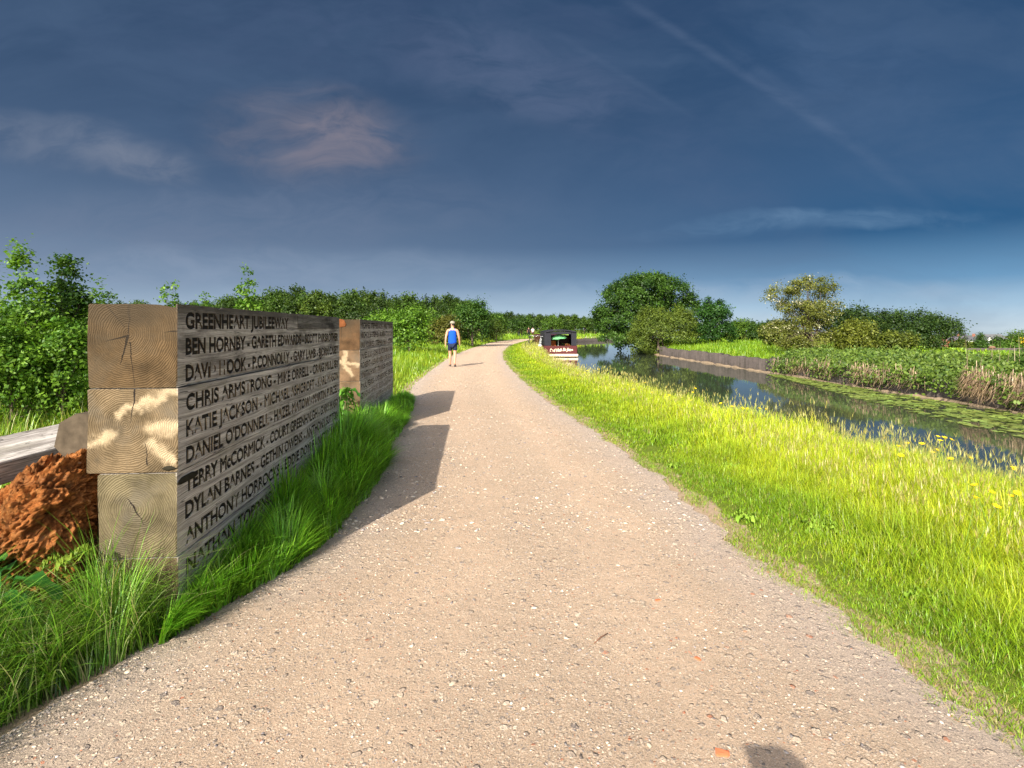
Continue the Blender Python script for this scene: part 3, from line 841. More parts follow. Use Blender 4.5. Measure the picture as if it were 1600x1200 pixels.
def beam(parent, mt, x0, x1, z0, z1, L, rows, seed, wear=None, yoff=0.0):
    """a squared timber: body, engraved right-hand face, dark letter floors; wall-local coordinates"""
    r = random.Random(seed)
    depth = .007
    bm = bmesh.new()
    # body as a loft along y
    ns = 44; prof0 = []
    c = .009
    nsub = 5
    def side_pts(a, b): return [(a[0] + (b[0] - a[0]) * k / nsub, a[1] + (b[1] - a[1]) * k / nsub) for k in range(nsub)]
    cs = [(x0 + c, z0 + .003), (x1 - depth, z0 + .003), (x1 - depth, z1 - .003), (x0 + c, z1 - .003), (x0, z1 - c), (x0, z0 + c)]
    for k in range(6): prof0 += side_pts(cs[k], cs[(k + 1) % 6])
    rings = []
    for s_ in range(ns + 1):
        y = yoff + L * s_ / ns
        ring = []
        for (px_, pz_) in prof0:
            dzz = 0
            if pz_ > z1 - .012 and wear: dzz = -wear * max(0, math.sin(y * 4.1 + px_ * 9 + seed) * .5 + math.sin(y * 9.7 + seed * 2 + px_ * 20) * .5) 
            jx = -.003 * abs(math.sin(y * 3.3 + pz_ * 17 + seed)) if px_ > x1 - .02 else .004 * math.sin(y * 2.9 + pz_ * 11 + seed)
            ring.append(bm.verts.new((px_ + (0 if px_ > x1 - .02 else jx), y, pz_ + dzz)))
        rings.append(ring)
    n_ = len(prof0)
    for a_, b_ in zip(rings, rings[1:]):
        for k in range(n_): bm.faces.new((a_[k], a_[(k + 1) % n_], b_[(k + 1) % n_], b_[k]))
    bm.faces.new(rings[0][::-1]); bm.faces.new(rings[-1])
    # engraved face: outline with letters as holes, turned to face +x
    allp = []
    for (txt, zc, cap, ya, yb) in rows:
        for q_ in text_outlines(txt, cap, yb - ya):
            q_ = embolden(q_, .0056)
            q_[:, 0] += ya; q_[:, 1] += zc - cap / 2
            allp.append(q_)
    # top outline with small chips
    ncp = 60
    topo = [(yoff + L * (1 - k / ncp), z1 - .003 - (wear or .002) * max(0, math.sin(k * 1.7 + seed) * .4 + math.sin(k * .61 + seed) * .5 - .25)) for k in range(ncp + 1)]
    boto = [(yoff + L * k / 20, z0 + .003) for k in range(21)]
    rect = np.array(boto + topo)
    plate = filled([rect] + allp, depth / 2)
    rot = Matrix(((0, 0, 1, x1 - depth / 2), (1, 0, 0, 0), (0, 1, 0, 0), (0, 0, 0, 1)))
    plate.transform(rot)
    bm.from_mesh(plate); bpy.data.meshes.remove(plate)
    me = bpy.data.meshes.new('beam'); bm.to_mesh(me); bm.free()
    o = link('beam', me, mt, parent)
    if allp:
        lt = filled(allp); lt.transform(Matrix(((0, 0, 1, x1 - depth + .0016), (1, 0, 0, 0), (0, 1, 0, 0), (0, 0, 0, 1))))
        lt.materials.clear()
        lo = link('lettering', lt, M_LETTER, o)
        lo.location = (0, 0, 0)
    return o

B = WHB
Z0 = 1.68 - 4 * B        # bottom of the lowest, half buried timber
def zb(k): return Z0 + k * B
def rows_for(k, lines, ends, cap=.083, ystart=.085):
    zt = zb(k + 1)
    offs = (.088, .228, .372)
    return [(tx, zt - offs[i_], cap, ystart, e) for i_, (tx, e) in enumerate(zip(lines, ends))]

wall1 = empty('timber_wall', (WX, WY, 0), math.atan2(.0745, 1))
tag(wall1, 'nearest timber memorial wall of stacked square beams, engraved with names', 'memorial wall', 'engraved timber memorial walls')
wx0 = -WW
def P_(fx, k, fz): return (wx0 + fx * WW, zb(k) + fz * B)      # point on the end face, fractions
def seg_(k, a, b, r_): return (*P_(a[0], k, a[1]), *P_(b[0], k, b[1]), r_)
m_top = mat_wood('timber end to pale side top', P_(.44, 3, .64), (), [seg_(3, (.46, .98), (.44, .55), .006), seg_(3, (.44, .62), (.36, .28), .006), seg_(3, (.42, .62), (.2, .55), .004), seg_(3, (.46, .55), (.52, .02), .002), seg_(3, (.99, .68), (.85, .66), .004), seg_(3, (.2, .98), (.4, .72), .0025)], .75, 1.68)
m_mid = mat_wood('timber with pale knots', P_(.41, 2, .57), [seg_(2, (.55, .80), (.95, .97), .028), seg_(2, (.34, .68), (.50, .78), .026), seg_(2, (.72, .53), (1.0, .53), .036), seg_(2, (.72, .34), (.93, .14), .030), seg_(2, (.02, .36), (.26, .46), .028)],
                 [seg_(2, (.52, .99), (.48, .60), .003), seg_(2, (.66, .1), (.64, .36), .002)], .15)
m_low = mat_wood('timber grey lower', P_(.52, 1, .58), (), [seg_(1, (.52, .58), (.42, .72), .005), seg_(1, (.52, .58), (.62, .40), .003)], .10, None, 1.0, .88)
m_base = mat_wood('timber base', P_(.5, 0, .5), (), (), .3, None, .85)
beam(wall1, m_top, wx0, 0, zb(3), zb(4), WL, rows_for(3, ['GREENHEART JUBILEEWAY', 'BEN HORNBY - GARETH EDWARDS - SCOTT FAIRBROTHER', 'DAVID HOOK - P.CONNOLLY - GARY LAMB - BJORN CASEY'], [1.68, 3.33, 3.33]), 1, .022)
beam(wall1, m_mid, wx0 - .004, .003, zb(2), zb(3), WL, rows_for(2, ['CHRIS ARMSTRONG - MIKE ORRELL - CRAIG MULLSBY', 'KATIE JACKSON - MICHAEL ASHCROFT - KARL MASON', "DANIEL O'DONNELL - HAZEL MATOW - MARTIN PURCELL"], [3.35, 3.34, 3.36]), 2)
beam(wall1, m_low, wx0 + .05, -.002, zb(1), zb(2), WL, rows_for(1, ['TERRY McCORMICK - COURT GREENHALGH - GARY MASSY', 'DYLAN BARNES - GETHIN OWENS - ANTHONY SUTTON', 'ANTHONY HORROCKS - EDDIE DOYLE - ANDY CLARE'], [3.36, 3.35, 3.33]), 3)
beam(wall1, m_base, wx0 + .03, .004, zb(0), zb(1), WL, rows_for(0, ['NATHAN TOPPING - DAVID WHITTLE'], [2.5]), 4)

# rotted, mossy hollow at the near corner, and the dark repair inlay on the top timber
def blob(name, parent, mt, c, s, seed, sub=3):
    o = lump(c, s, seed, sub); o.name = name; o.parent = parent; o.data.materials.append(mt)
    o.data.polygons.foreach_set('use_smooth', np.ones(len(o.data.polygons), bool))
    return o
M_ROT = simple('black rot', (.025, .022, .014), .95, .1, .6, 30)
blob('rot_patch', wall1, M_ROT, (.0, .10, zb(2) - .055), (.006, .10, .024), 5)
blob('rot_patch', wall1, M_ROT, (-.04, .0, zb(2) + .022), (.045, .006, .013), 8)
m = MB(); m.box((-.03, 1.92, zb(4) - .135), (.0035, 3.385, zb(4) - .012), .002)
m.build('inlay', mat_wood('dark inlay board', (0, 0), (), (), .9, None, .35), wall1)

wall2 = empty('timber_wall', (-2.17, 7.6, 0), math.atan2(.0745, 1))
tag(wall2, 'farther and smaller-looking timber memorial wall, standing past the gap', 'memorial wall', 'engraved timber memorial walls')
L2 = 3.16
m2t = mat_wood('far wall top timber', P_(.45, 3, .5), (), [seg_(3, (.4, .98), (.42, .3), .004)], .5, 1.68, 1.0, 1.15)
m2m = mat_wood('far wall knotted timber', P_(.42, 2, .55), [seg_(2, (.5, .60), (.95, .52), .026), seg_(2, (.45, .6), (.75, .2), .026), seg_(2, (.1, .7), (.4, .6), .024), seg_(2, (.5, .65), (.55, .98), .03)], (), .1, None, 1.0, 1.15)
m2l = mat_wood('far wall lower timber', P_(.5, 1, .5), (), (), .1, None, 1.0, 1.1)
rr = lambda k, ls: rows_for(k, ls, [L2 - .06] * 3, .083, .07)
beam(wall2, m2t, wx0, 0, zb(3), zb(4), L2, rr(3, ['MICHAEL STEPHENSON - WILF TONGE', 'NICHOLAS STEPHEN BLAKE - TONY KAY', 'IAN YOUNG - STEPHEN HYDE - STEVE']), 11, .012)
beam(wall2, m2m, wx0 + .004, -.003, zb(2), zb(3), L2, rr(2, ['JAMES KAY - JOHN BLACKBURN - ANN', 'ROBERT - LEWIS NEIL - JOE BOND', 'MARTIN HART - TIM RICE - HAYDEN']), 12)
beam(wall2, m2l, wx0 - .003, .002, zb(1), zb(2), L2, rr(1, ['PAUL FERRIS - KATY MOORE - DENISE', 'GEORGE - DEREK REID - JOSEPHINE', 'ALEX HURST - ANNE GREEN - ROSE']), 13)
beam(wall2, m_base, wx0, 0, zb(0), zb(1), L2, [], 14)
M_RUSTROT = simple('orange rotten wood', (.17, .06, .022), .95, .1, .6, 18)
o = blob('rot_patch', wall2, M_RUSTROT, (-.33, .0, zb(4) - .06), (.11, .007, .055), 9)

# ------------------------------------------------------------------ bench and rotted timber behind the near wall
m_plank = mat_wood('bench plank wood', (-5, -3), (), (), .25, None, .92)
m = MB()
m.box((-3.42, 2.0, .70), (-2.76, 4.3, .83), .012)
bm = m.bm
o = m.build('bench_plank', m_plank); tag(o, 'weathered pale plank bench seat behind the wall, at left edge', 'bench')
m = MB(); m.prism([(-2.52, .90), (-2.43, .80), (-2.215, .79), (-2.215, 1.07), (-2.40, 1.08), (-2.49, 1.03)], 2.93, 3.3)
o = m.build('beam_stub', simple('weathered grey stub wood', (.085, .066, .045), .9, .1, .7, 22)); tag(o, 'short broken timber stub between the plank bench and the near wall', 'timber stub')

def rotten_log():
    mt, t, out = material('red rotten heartwood')
    p = t.new('ShaderNodeTexCoord').outputs['Object']
    x, y, z = t.sep(p)
    fib = t.noise(t.vec(t.m('ADD', t.m('MULTIPLY', x, 9), t.m('MULTIPLY', z, 5)), t.m('MULTIPLY', y, 9), t.m('SUBTRACT', t.m('MULTIPLY', z, 22), t.m('MULTIPLY', x, 14))), 1.6, 8, .74, .8)
    big = t.noise(p, 4.0, 5, .6)
    c = t.ramp(fib, [(.25, (.05, .02, .01)), (.36, (.28, .085, .022)), (.50, (.56, .20, .055)), (.64, (.70, .31, .11)), (.8, (.6, .44, .25))])
    outer = t.ss(t.m('ADD', big, t.m('ADD', t.m('MULTIPLY', t.m('ADD', x, 2.62), -.9), t.m('MULTIPLY', t.m('SUBTRACT', .58, z), .75))), .50, .66)
    c = t.mix(outer, c, t.mix(fib, (.05, .042, .035), (.25, .21, .18)))
    dark = t.ss(t.noise(p, 9, 4, .6), .62, .72)
    c = t.mix(t.m('MULTIPLY', dark, .8), c, (.035, .02, .012))
    c = t.mix(t.m('MULTIPLY', t.ss(t.noise(p, 6, 5, .65), .50, .66), .6), c, t.mix(fib, (.06, .032, .016), (.30, .15, .07)))
    c = t.mix(t.m('MULTIPLY', t.ss(t.noise(t.vm('ADD', p, (4, 0, 2)), 17, 4, .6), .66, .74), .7), c, (.50, .40, .27))
    principled(t, out, c, .95, t.bump(t.m('ADD', fib, t.m('MULTIPLY', big, .6)), 1.0, .06), .1)
    from mathutils import noise as mn
    bm = bmesh.new(); bmesh.ops.create_icosphere(bm, subdivisions=7, radius=1)
    for v in bm.verts:
        c_ = v.co.copy()
        cube = c_ / max(abs(c_.x), abs(c_.y), abs(c_.z)) ** .55
        q_ = Vector((cube.x * .60, cube.y * .34, cube.z * .40))
        if q_.z < 0: q_.z *= 1.5
        q_.z += .29 + .62 * (q_.x + .0) - .10 * max(0, -q_.y) * 2
        d1 = mn.fractal(q_ * 3.3 + Vector((5, 1, 2)), 1.0, 2.0, 4)
        fibre = Vector((q_.x * 9 + q_.z * 5, q_.y * 9, q_.z * 9 - q_.x * 7))
        d2 = mn.turbulence(Vector((fibre.x * .5, fibre.y * .7, fibre.z * 1.7)), 4, True)
        d3 = mn.ridged_multi_fractal(q_ * 11, .9, 2.1, 4, 1.0, 2.0)
        nrm_ = c_.normalized()
        v.co = q_ + nrm_ * (.13 * d1 - .060 * d2 + .022 * d3 - .05 + .018 * (mn.cell(Vector((fibre.x * 3, fibre.y * 3, fibre.z * 5))) - .5) + .022 * (mn.cell(Vector((fibre.x * 8, fibre.y * 8, fibre.z * 12))) - .5)) + Vector((-2.76, 2.86, 0))
        if v.co.z > .95: v.co.z = .95 + (v.co.z - .95) * .3
    me = bpy.data.meshes.new('rotten_log'); bm.to_mesh(me); bm.free()
    o = link('rotten_log', me, mt, None, True)
    return o
tag(rotten_log(), 'crumbling orange-red rotten timber heap beside the near wall end', 'rotten log')
# ------------------------------------------------------------------ foliage
def leaf_mesh(C, N, A, ln, wd, col):
    """one folded four-sided leaf per centre: C centre, N normal, A axis"""
    A = A - N * (A * N).sum(1)[:, None]; A /= np.linalg.norm(A, axis=1)[:, None] + 1e-9
    S = np.cross(N, A)
    l_ = (ln * .5)[:, None]; w_ = (wd * .5)[:, None]
    V = np.stack([C - A * l_, C + S * w_ - N * w_ * .3, C + A * l_ - N * l_ * .25, C - S * w_ - N * w_ * .3], 1).reshape(-1, 3)
    F = np.arange(len(C) * 4).reshape(-1, 4)
    return V, F, np.repeat(col, 4, 0)

def unit(v): return v / (np.linalg.norm(v, axis=-1, keepdims=True) + 1e-9)

def crown_arrays(lobes, n_leaf, leaf, clump_r, n_clump, pal, r, zmin=.2, hollow=.45, spikes=0, flower=None, upb=.5):
    lobes = np.array(lobes, float)           # cx,cy,cz,rx,ry,rz
    wts = (lobes[:, 3] * lobes[:, 4] * lobes[:, 5]) ** .8; wts /= wts.sum()
    li = r.choice(len(lobes), n_clump, p=wts)
    d = unit(r.standard_normal((n_clump, 3)))
    d[:, 2] = np.where((d[:, 2] < -.3) & (r.random(n_clump) < .6), -d[:, 2], d[:, 2])
    rad = hollow + (1.02 - hollow) * r.random(n_clump) ** .55
    cc = lobes[li, :3] + d * lobes[li, 3:] * rad[:, None]
    out = d.copy()
    if spikes:
        k = np.flatnonzero((d[:, 2] > .35))
        k = r.choice(k, min(spikes, len(k)), replace=False)
        ext = [cc[k] + np.array([0, 0, 1]) * lobes[li[k], 5][:, None] * s_ + r.standard_normal((len(k), 3)) * .03 for s_ in (.12, .24)]
        cc = np.concatenate([cc] + ext); out = np.concatenate([out, d[k], d[k]])
    ok = cc[:, 2] > zmin
    cc, out = cc[ok], out[ok]
    ci = r.integers(0, len(cc), n_leaf)
    cs = clump_r * (.6 + .8 * r.random(len(cc)))
    g = r.standard_normal((n_leaf, 3)) * cs[ci][:, None] * np.array([.75, .75, .55])
    C = cc[ci] + g
    N = unit(out[ci] * .6 + np.array([0, 0, upb]) + r.standard_normal((n_leaf, 3)) * .55)
    A = unit(r.standard_normal((n_leaf, 3)) + out[ci] * .5 - np.array([0, 0, .3]))
    ln = leaf * (.6 + .8 * r.random(n_leaf)); wd = ln * (.45 + .25 * r.random(n_leaf))
    pal = np.array(pal, float)
    ctone = r.random(len(cc))
    kk = np.clip(ctone[ci] + .25 * r.standard_normal(n_leaf), 0, 1)[:, None]
    col = pal[0] * (1 - kk) + pal[1] * kk
    col = np.clip(col * (1 + .2 * r.standard_normal((n_leaf, 1))), .004, .8)
    if flower is not None:
        fl = r.random(len(cc)) < flower[0]
        m_ = fl[ci] & (r.random(n_leaf) < .5) & (out[ci][:, 2] > -.2)
        col[m_] = np.array(flower[1]) * (.8 + .3 * r.random((m_.sum(), 1)))
    return leaf_mesh(C, N, A, ln, wd, col), cc

def branches(base, cc, r, trunk_r, n_br, fork, name, parent, mt=M_BARK, stems=1):
    m = MB()
    base = Vector(base)
    top = Vector(fork)
    for s_ in range(stems):
        b0 = base + Vector((r.normal(0, .12 * stems), r.normal(0, .12 * stems), 0)) if stems > 1 else base
        t0 = top + (Vector((r.normal(0, .35), r.normal(0, .35), 0)) * (stems > 1))
        mid = b0.lerp(t0, .5) + Vector((r.normal(0, .1), r.normal(0, .1), 0)) * trunk_r * 3
        m.tube([b0 - Vector((0, 0, .1)), b0.lerp(mid, .2), mid, t0], [trunk_r * 1.35, trunk_r * 1.05, trunk_r * .85, trunk_r * .6], 8)
        sel = r.choice(len(cc), min(n_br // stems, len(cc)), replace=False)
        for k in sel:
            e = Vector(cc[k]); s0 = t0 if r.random() < .6 else mid
            md = s0.lerp(e, .5) + Vector((r.normal(0, .08), r.normal(0, .08), .10 * (e - s0).length))
            rr_ = trunk_r * (.25 + .2 * r.random())
            m.tube([s0, s0.lerp(md, .5), md, e], [rr_, rr_ * .8, rr_ * .6, rr_ * .15], 5, False)
    return m.build(name, mt, parent, True)

DARK = [(.022, .055, .008), (.060, .120, .014)]
MID = [(.040, .095, .010), (.105, .185, .018)]
BRIGHT = [(.055, .140, .010), (.150, .270, .022)]
OLIVE = [(.085, .110, .014), (.175, .195, .024)]

def tree(name, label, cat, loc, lobes, n_leaf, leaf, clump_r, n_clump, pal, seed, trunk_r=.12, n_br=24, fork_z=None, group=None, bark=True, stems=1, **kw):
    r = np.random.default_rng(seed)
    root = empty(name, (loc[0], loc[1], loc[2] if len(loc) > 2 else 0))
    tag(root, label, cat, group)
    (V, F, C), cc = crown_arrays(lobes, n_leaf, leaf, clump_r, n_clump, pal, r, **kw)
    link('crown', raw_mesh(name, V, [F], C), M_LEAF, root)
    if bark:
        zc = np.array(lobes)[:, 2].mean() if fork_z is None else fork_z
        branches((0, 0, 0), cc, r, trunk_r, n_br, (float(np.array(lobes)[:, 0].mean()) * .5, float(np.array(lobes)[:, 1].mean()) * .5, float(zc)), 'trunk', root, stems=stems)
    return root

def at(pxx, Zd): return (pxx - 800) / 832 * Zd
def hz(pyy, Zd): return HC + (513 - pyy) / 832 * Zd

# left: alder-like saplings in a thicket behind the bench
def sapling(px_c, Zd, y_top, w_px, seed, label, n_leaf, leaf=.06, pal=BRIGHT, spikes=6, base_w=1.0):
    x = at(px_c, Zd); h = hz(y_top, Zd); wd = w_px * Zd / 832
    lob = [(0, 0, h * .30, wd * .55 * base_w, wd * .5, h * .28), (wd * .08, 0, h * .58, wd * .42, wd * .4, h * .26), (-wd * .05, 0, h * .82, wd * .22, wd * .22, h * .2)]
    return tree('sapling', label, 'tree', (x, Zd), lob, n_leaf, leaf, .10, int(70 + n_leaf / 90), pal, seed, .03, 26, h * .55, 'saplings on the left', zmin=.1, hollow=.25, spikes=spikes, upb=.4)
sapling(-40, 8.6, 408, 130, 101, 'bushy green sapling cut off by the left edge of the photo', 9000)
sapling(45, 8.2, 395, 95, 102, 'tall leafy green sapling second from the left edge, rising to a slim tip', 10500)
sapling(106, 8.8, 397, 80, 103, 'dark green sapling with a slim tip standing just left of the near wall', 9000, .06, [(.03, .085, .01), (.09, .17, .016)])
sapling(158, 9.6, 434, 80, 104, 'low sapling whose thin shoots rise over the left end of the near wall', 5000)
sapling(268, 12.5, 441, 62, 105, 'small sapling tip showing above the near wall, left of two more tips', 3000, .07)
sapling(320, 14, 462, 44, 106, 'smallest sapling tip peeping above the middle of the near wall', 1600, .07)
sapling(386, 13.5, 424, 66, 107, 'bright green sapling rising clear above the middle of the near wall', 3600, .075)
# thicket in front of them
for (pc, Zd, yt, wp, sd_, lab) in ((15, 7.6, 500, 130, 111, 'low leafy shrub at the left edge below the saplings'),
                                 (95, 7.9, 490, 110, 112, 'dense leafy shrub just left of the near wall end, below the saplings'),
                                 (-70, 7.4, 470, 140, 113, 'leafy shrub mostly outside the left edge of the photo')):
    h = hz(yt, Zd); wd = wp * Zd / 832
    tree('shrub', lab, 'shrub', (at(pc, Zd), Zd), [(0, 0, h * .45, wd * .55, wd * .45, h * .5), (wd * .2, -.1, h * .65, wd * .3, wd * .3, h * .33)], 8000, .055, .11, 110, BRIGHT, sd_, .02, 14, h * .3, 'shrubs below the saplings', zmin=.05, hollow=.2, spikes=4)

# the wood behind: four kinds of tree, copied
protos = []
for k_, (w_, h_, pal) in enumerate(((2.1, 7.0, [(.022, .052, .007), (.07, .12, .014)]), (1.8, 6.4, [(.03, .07, .008), (.085, .15, .016)]), (2.4, 6.6, [(.018, .045, .007), (.06, .10, .013)]), (1.7, 6.0, [(.04, .08, .01), (.11, .165, .018)]))):
    lob = [(0, 0, h_ * .45, w_, w_, h_ * .36), (w_ * .3, 0, h_ * .70, w_ * .62, w_ * .6, h_ * .26), (-w_ * .4, .2, h_ * .62, w_ * .55, w_ * .6, h_ * .24), (0, 0, h_ * .84, w_ * .36, w_ * .36, h_ * .16)]
    protos.append(tree('woodland_tree', 'green broadleaf tree in the wood behind the left meadow', 'tree', (-60, 100), lob, 5200, .30, .38, 120, pal, 200 + k_, .14, 16, h_ * .4, 'trees of the wood behind the left meadow', zmin=.3, hollow=.4, spikes=8, upb=.35))
def skyline(pxx): return np.interp(pxx, [-100, 330, 420, 470, 560, 650, 720, 765, 800, 870, 930], [485, 470, 450, 449, 456, 461, 466, 486, 487, 491, 494])
ra = random.Random(5); first = [True] * 4
spots = []
for pc in range(-60, 770, 12): spots.append((pc + ra.uniform(-6, 6), 62 + ra.uniform(-4, 14), 0))
for pc in range(200, 780, 26): spots.append((pc + ra.uniform(-8, 8), 56 + ra.uniform(-3, 3), 9))
FARLAB = 'small distant tree in the hazy green line beyond the bend of the path'
for (pc, Zd, drop) in spots:
    k_ = ra.randrange(4); top = hz(skyline(pc) + drop + ra.uniform(-5, 9), Zd)
    o = protos[k_] if first[k_] else copy_tree(protos[k_]); first[k_] = False
    h0 = (7.0, 6.4, 6.6, 6.0)[k_] * 1.02
    s_ = top / h0
    o.location = (at(pc, Zd), Zd, 0); o.scale = (s_ * ra.uniform(.85, 1.1), s_ * ra.uniform(.85, 1.1), s_); o.rotation_euler = (0, 0, ra.uniform(0, 6.28))
for pc in list(range(755, 945, 11)) + list(range(760, 940, 17)):
    Zd = 118 + ra.uniform(-8, 22); k_ = ra.randrange(4); top = hz(skyline(pc) + ra.uniform(-2, 4), Zd)
    o = copy_tree(protos[k_]); s_ = top / ((7.0, 6.4, 6.6, 6.0)[k_] * 1.02)
    o.location = (at(pc, Zd), Zd, 0); o.scale = (s_ * 1.1, s_, s_); o.rotation_euler = (0, 0, ra.uniform(0, 6.28))
    o['label'] = FARLAB; o['group'] = 'distant trees beyond the bend of the path'

# bushes along the left of the path
def bush(name, label, cat, pxc, Zd, ytop, wpx, n, leaf, pal, seed, group=None, ybase=None, **kw):
    bx_ = at(pxc, Zd); gz0 = float(ground_z(np.array(bx_), np.array(Zd))); h = max(.85, hz(ytop, Zd) - gz0); wd = wpx * Zd / 832 * .5
    lob = [(0, 0, h * .42, wd * .85, wd * .8, h * .42), (wd * .35, -.2, h * .62, wd * .5, wd * .5, h * .34), (-wd * .42, 0, h * .55, wd * .5, wd * .5, h * .34), (wd * .05, .1, h * .78, wd * .36, wd * .36, h * .2)]
    return tree(name, label, cat, (bx_, Zd, gz0), lob, n, leaf, .085 * h + .06, 150, pal, seed, .02 * h + .01, 16, h * .3, group, **kw)
bush('bush', 'bright green bush just past the end of the far timber wall', 'bush', 640, 30, 478, 78, 9000, .13, BRIGHT, 301, zmin=.1, spikes=10)
bush('bush', 'olive-brown bush behind the walking man, left of the path', 'bush', 692, 42, 494, 60, 6500, .16, [(.07, .08, .012), (.14, .14, .022)], 302, zmin=.1, spikes=6)
bush('bush', 'dark green bush right of the walking man, the taller of that pair', 'bush', 738, 45, 467, 62, 9500, .17, [(.025, .075, .01), (.075, .15, .016)], 303, zmin=.1, spikes=12)
bush('bush', 'low mid-green bush left of the olive-brown bush', 'bush', 668, 50, 486, 60, 6000, .18, MID, 304, zmin=.1, spikes=6)
bush('bush', 'low green bush by the path, past the taller dark bush', 'bush', 772, 64, 492, 44, 5000, .2, MID, 305, zmin=.1, spikes=6)
bush('bush', 'green bush half hidden by the right end of the far timber wall', 'bush', 598, 33, 484, 56, 5500, .14, BRIGHT, 306, zmin=.1, spikes=6)
bush('bush', 'small leafy bush standing behind the black boat canopy', 'bush', 862, 88, 493, 40, 4200, .24, MID, 307, zmin=.1, spikes=6)
bush('bush', 'small dark bush at the far end of the visible path', 'bush', 815, 92, 495, 46, 4200, .25, DARK, 308, zmin=.1, spikes=6)

# right bank trees
Zb = 47
def lobe(pxc, pyc, rxp, ryp, Zd, x0, dyy=0.0, ry=None):
    k = Zd / 832
    return (at(pxc, Zd) - x0, dyy, hz(pyc, Zd), rxp * k, (rxp * k if ry is None else ry), ryp * k)
x0 = at(1008, Zb)
big = [lobe(1005, 462, 46, 34, Zb, x0), lobe(968, 488, 38, 40, Zb, x0, -.6), lobe(1048, 468, 36, 32, Zb, x0, .5), lobe(952, 520, 24, 34, Zb, x0, -1.2), lobe(1000, 510, 50, 40, Zb, x0, -.5), lobe(1060, 505, 26, 36, Zb, x0), lobe(985, 535, 40, 22, Zb, x0, -1.8), lobe(1018, 444, 30, 17, Zb, x0), lobe(980, 466, 34, 26, Zb, x0, -.4), lobe(1076, 486, 16, 22, Zb, x0), lobe(945, 500, 18, 20, Zb, x0, -.8)]
tree('broadleaf_tree', 'large dark green domed tree overhanging the canal, tallest on the far bank', 'tree', (x0, Zb), big, 62000, .17, .33, 460, [(.016, .048, .006), (.065, .135, .014)], 401, .3, 40, 2.2, zmin=-.3, hollow=.68, spikes=24, upb=.45)
Zs = 41; x0 = at(1036, Zs)
ol = [lobe(1036, 520, 47, 34, Zs, x0), lobe(1020, 505, 28, 25, Zs, x0), lobe(1058, 512, 28, 28, Zs, x0), lobe(1000, 535, 22, 22, Zs, x0, -.6)]
tree('willow_bush', 'rounded olive-green willow bush at the water in front of the large tree', 'bush', (x0, Zs), ol, 28000, .11, .22, 420, [(.06, .095, .012), (.14, .19, .022)], 402, .08, 20, .8, zmin=-.35, hollow=.6, spikes=30, stems=3)
Zs = 43; x0 = at(1112, Zs)
tree('broadleaf_tree', 'compact dark green tree right of the olive willow bush', 'tree', (x0, Zs), [lobe(1112, 508, 32, 28, Zs, x0), lobe(1114, 486, 20, 18, Zs, x0), lobe(1096, 522, 18, 20, Zs, x0, -.4), lobe(1130, 520, 18, 22, Zs, x0, -.3)], 13000, .15, .26, 170, [(.015, .05, .008), (.045, .12, .014)], 403, .14, 24, 1.5, zmin=.1, hollow=.4, spikes=14)
for (pc, Zd, yt, wp, sd_, pal, lab) in ((1160, 55, 498, 46, 411, MID, 'low green hedge bush right of the compact dark tree'), (1188, 52, 505, 40, 412, DARK, 'small dark bush behind the flowering hawthorn, on its left'), (1212, 36, 502, 52, 413, [(.09, .12, .02), (.17, .19, .035)], 'pale low bush with cream flowers at the left foot of the hawthorn')):
    kw = dict(flower=(.12, (.6, .56, .32))) if sd_ == 413 else {}
    bush('bush', lab, 'bush', pc, Zd, yt, wp, 5500, .17, pal, sd_, zmin=.2, spikes=5, **kw)
for k_, pc in enumerate((1148, 1176, 1205, 1232)):
    Zd = 95 + 7 * k_; o = copy_tree(protos[k_]); top = hz(499 + (k_ % 2) * 3, Zd); s_ = top / ((7.0, 6.4, 6.6, 6.0)[k_] * 1.02)
    o.location = (at(pc, Zd), Zd, 0); o.scale = (s_ * 1.3, s_ * 1.2, s_); o['label'] = 'distant tree showing low between the compact dark tree and the hawthorn'; o['group'] = 'distant trees on the right bank'
Zs = 27; x0 = at(1258, Zs)
hw = [lobe(1225, 470, 26, 20, Zs, x0), lobe(1262, 462, 28, 20, Zs, x0), lobe(1292, 468, 22, 18, Zs, x0), lobe(1240, 490, 30, 16, Zs, x0), lobe(1285, 492, 24, 18, Zs, x0), lobe(1252, 448, 14, 10, Zs, x0), lobe(1292, 450, 12, 12, Zs, x0), lobe(1262, 520, 34, 20, Zs, x0), lobe(1220, 522, 20, 16, Zs, x0), lobe(1258, 500, 30, 24, Zs, x0, -.3), lobe(1264, 543, 34, 14, Zs, x0, -.5), lobe(1232, 546, 24, 13, Zs, x0, -.4), lobe(1296, 540, 22, 16, Zs, x0, -.2)]
tree('hawthorn_tree', 'open twiggy hawthorn with cream blossom, lower branches brown, beside the canal', 'tree', (x0, Zs, .2), hw, 30000, .08, .19, 330, [(.075, .095, .014), (.17, .18, .03)], 421, .06, 70, 1.2, zmin=.0, hollow=.35, spikes=26, flower=(.16, (.62, .58, .36)), stems=3)
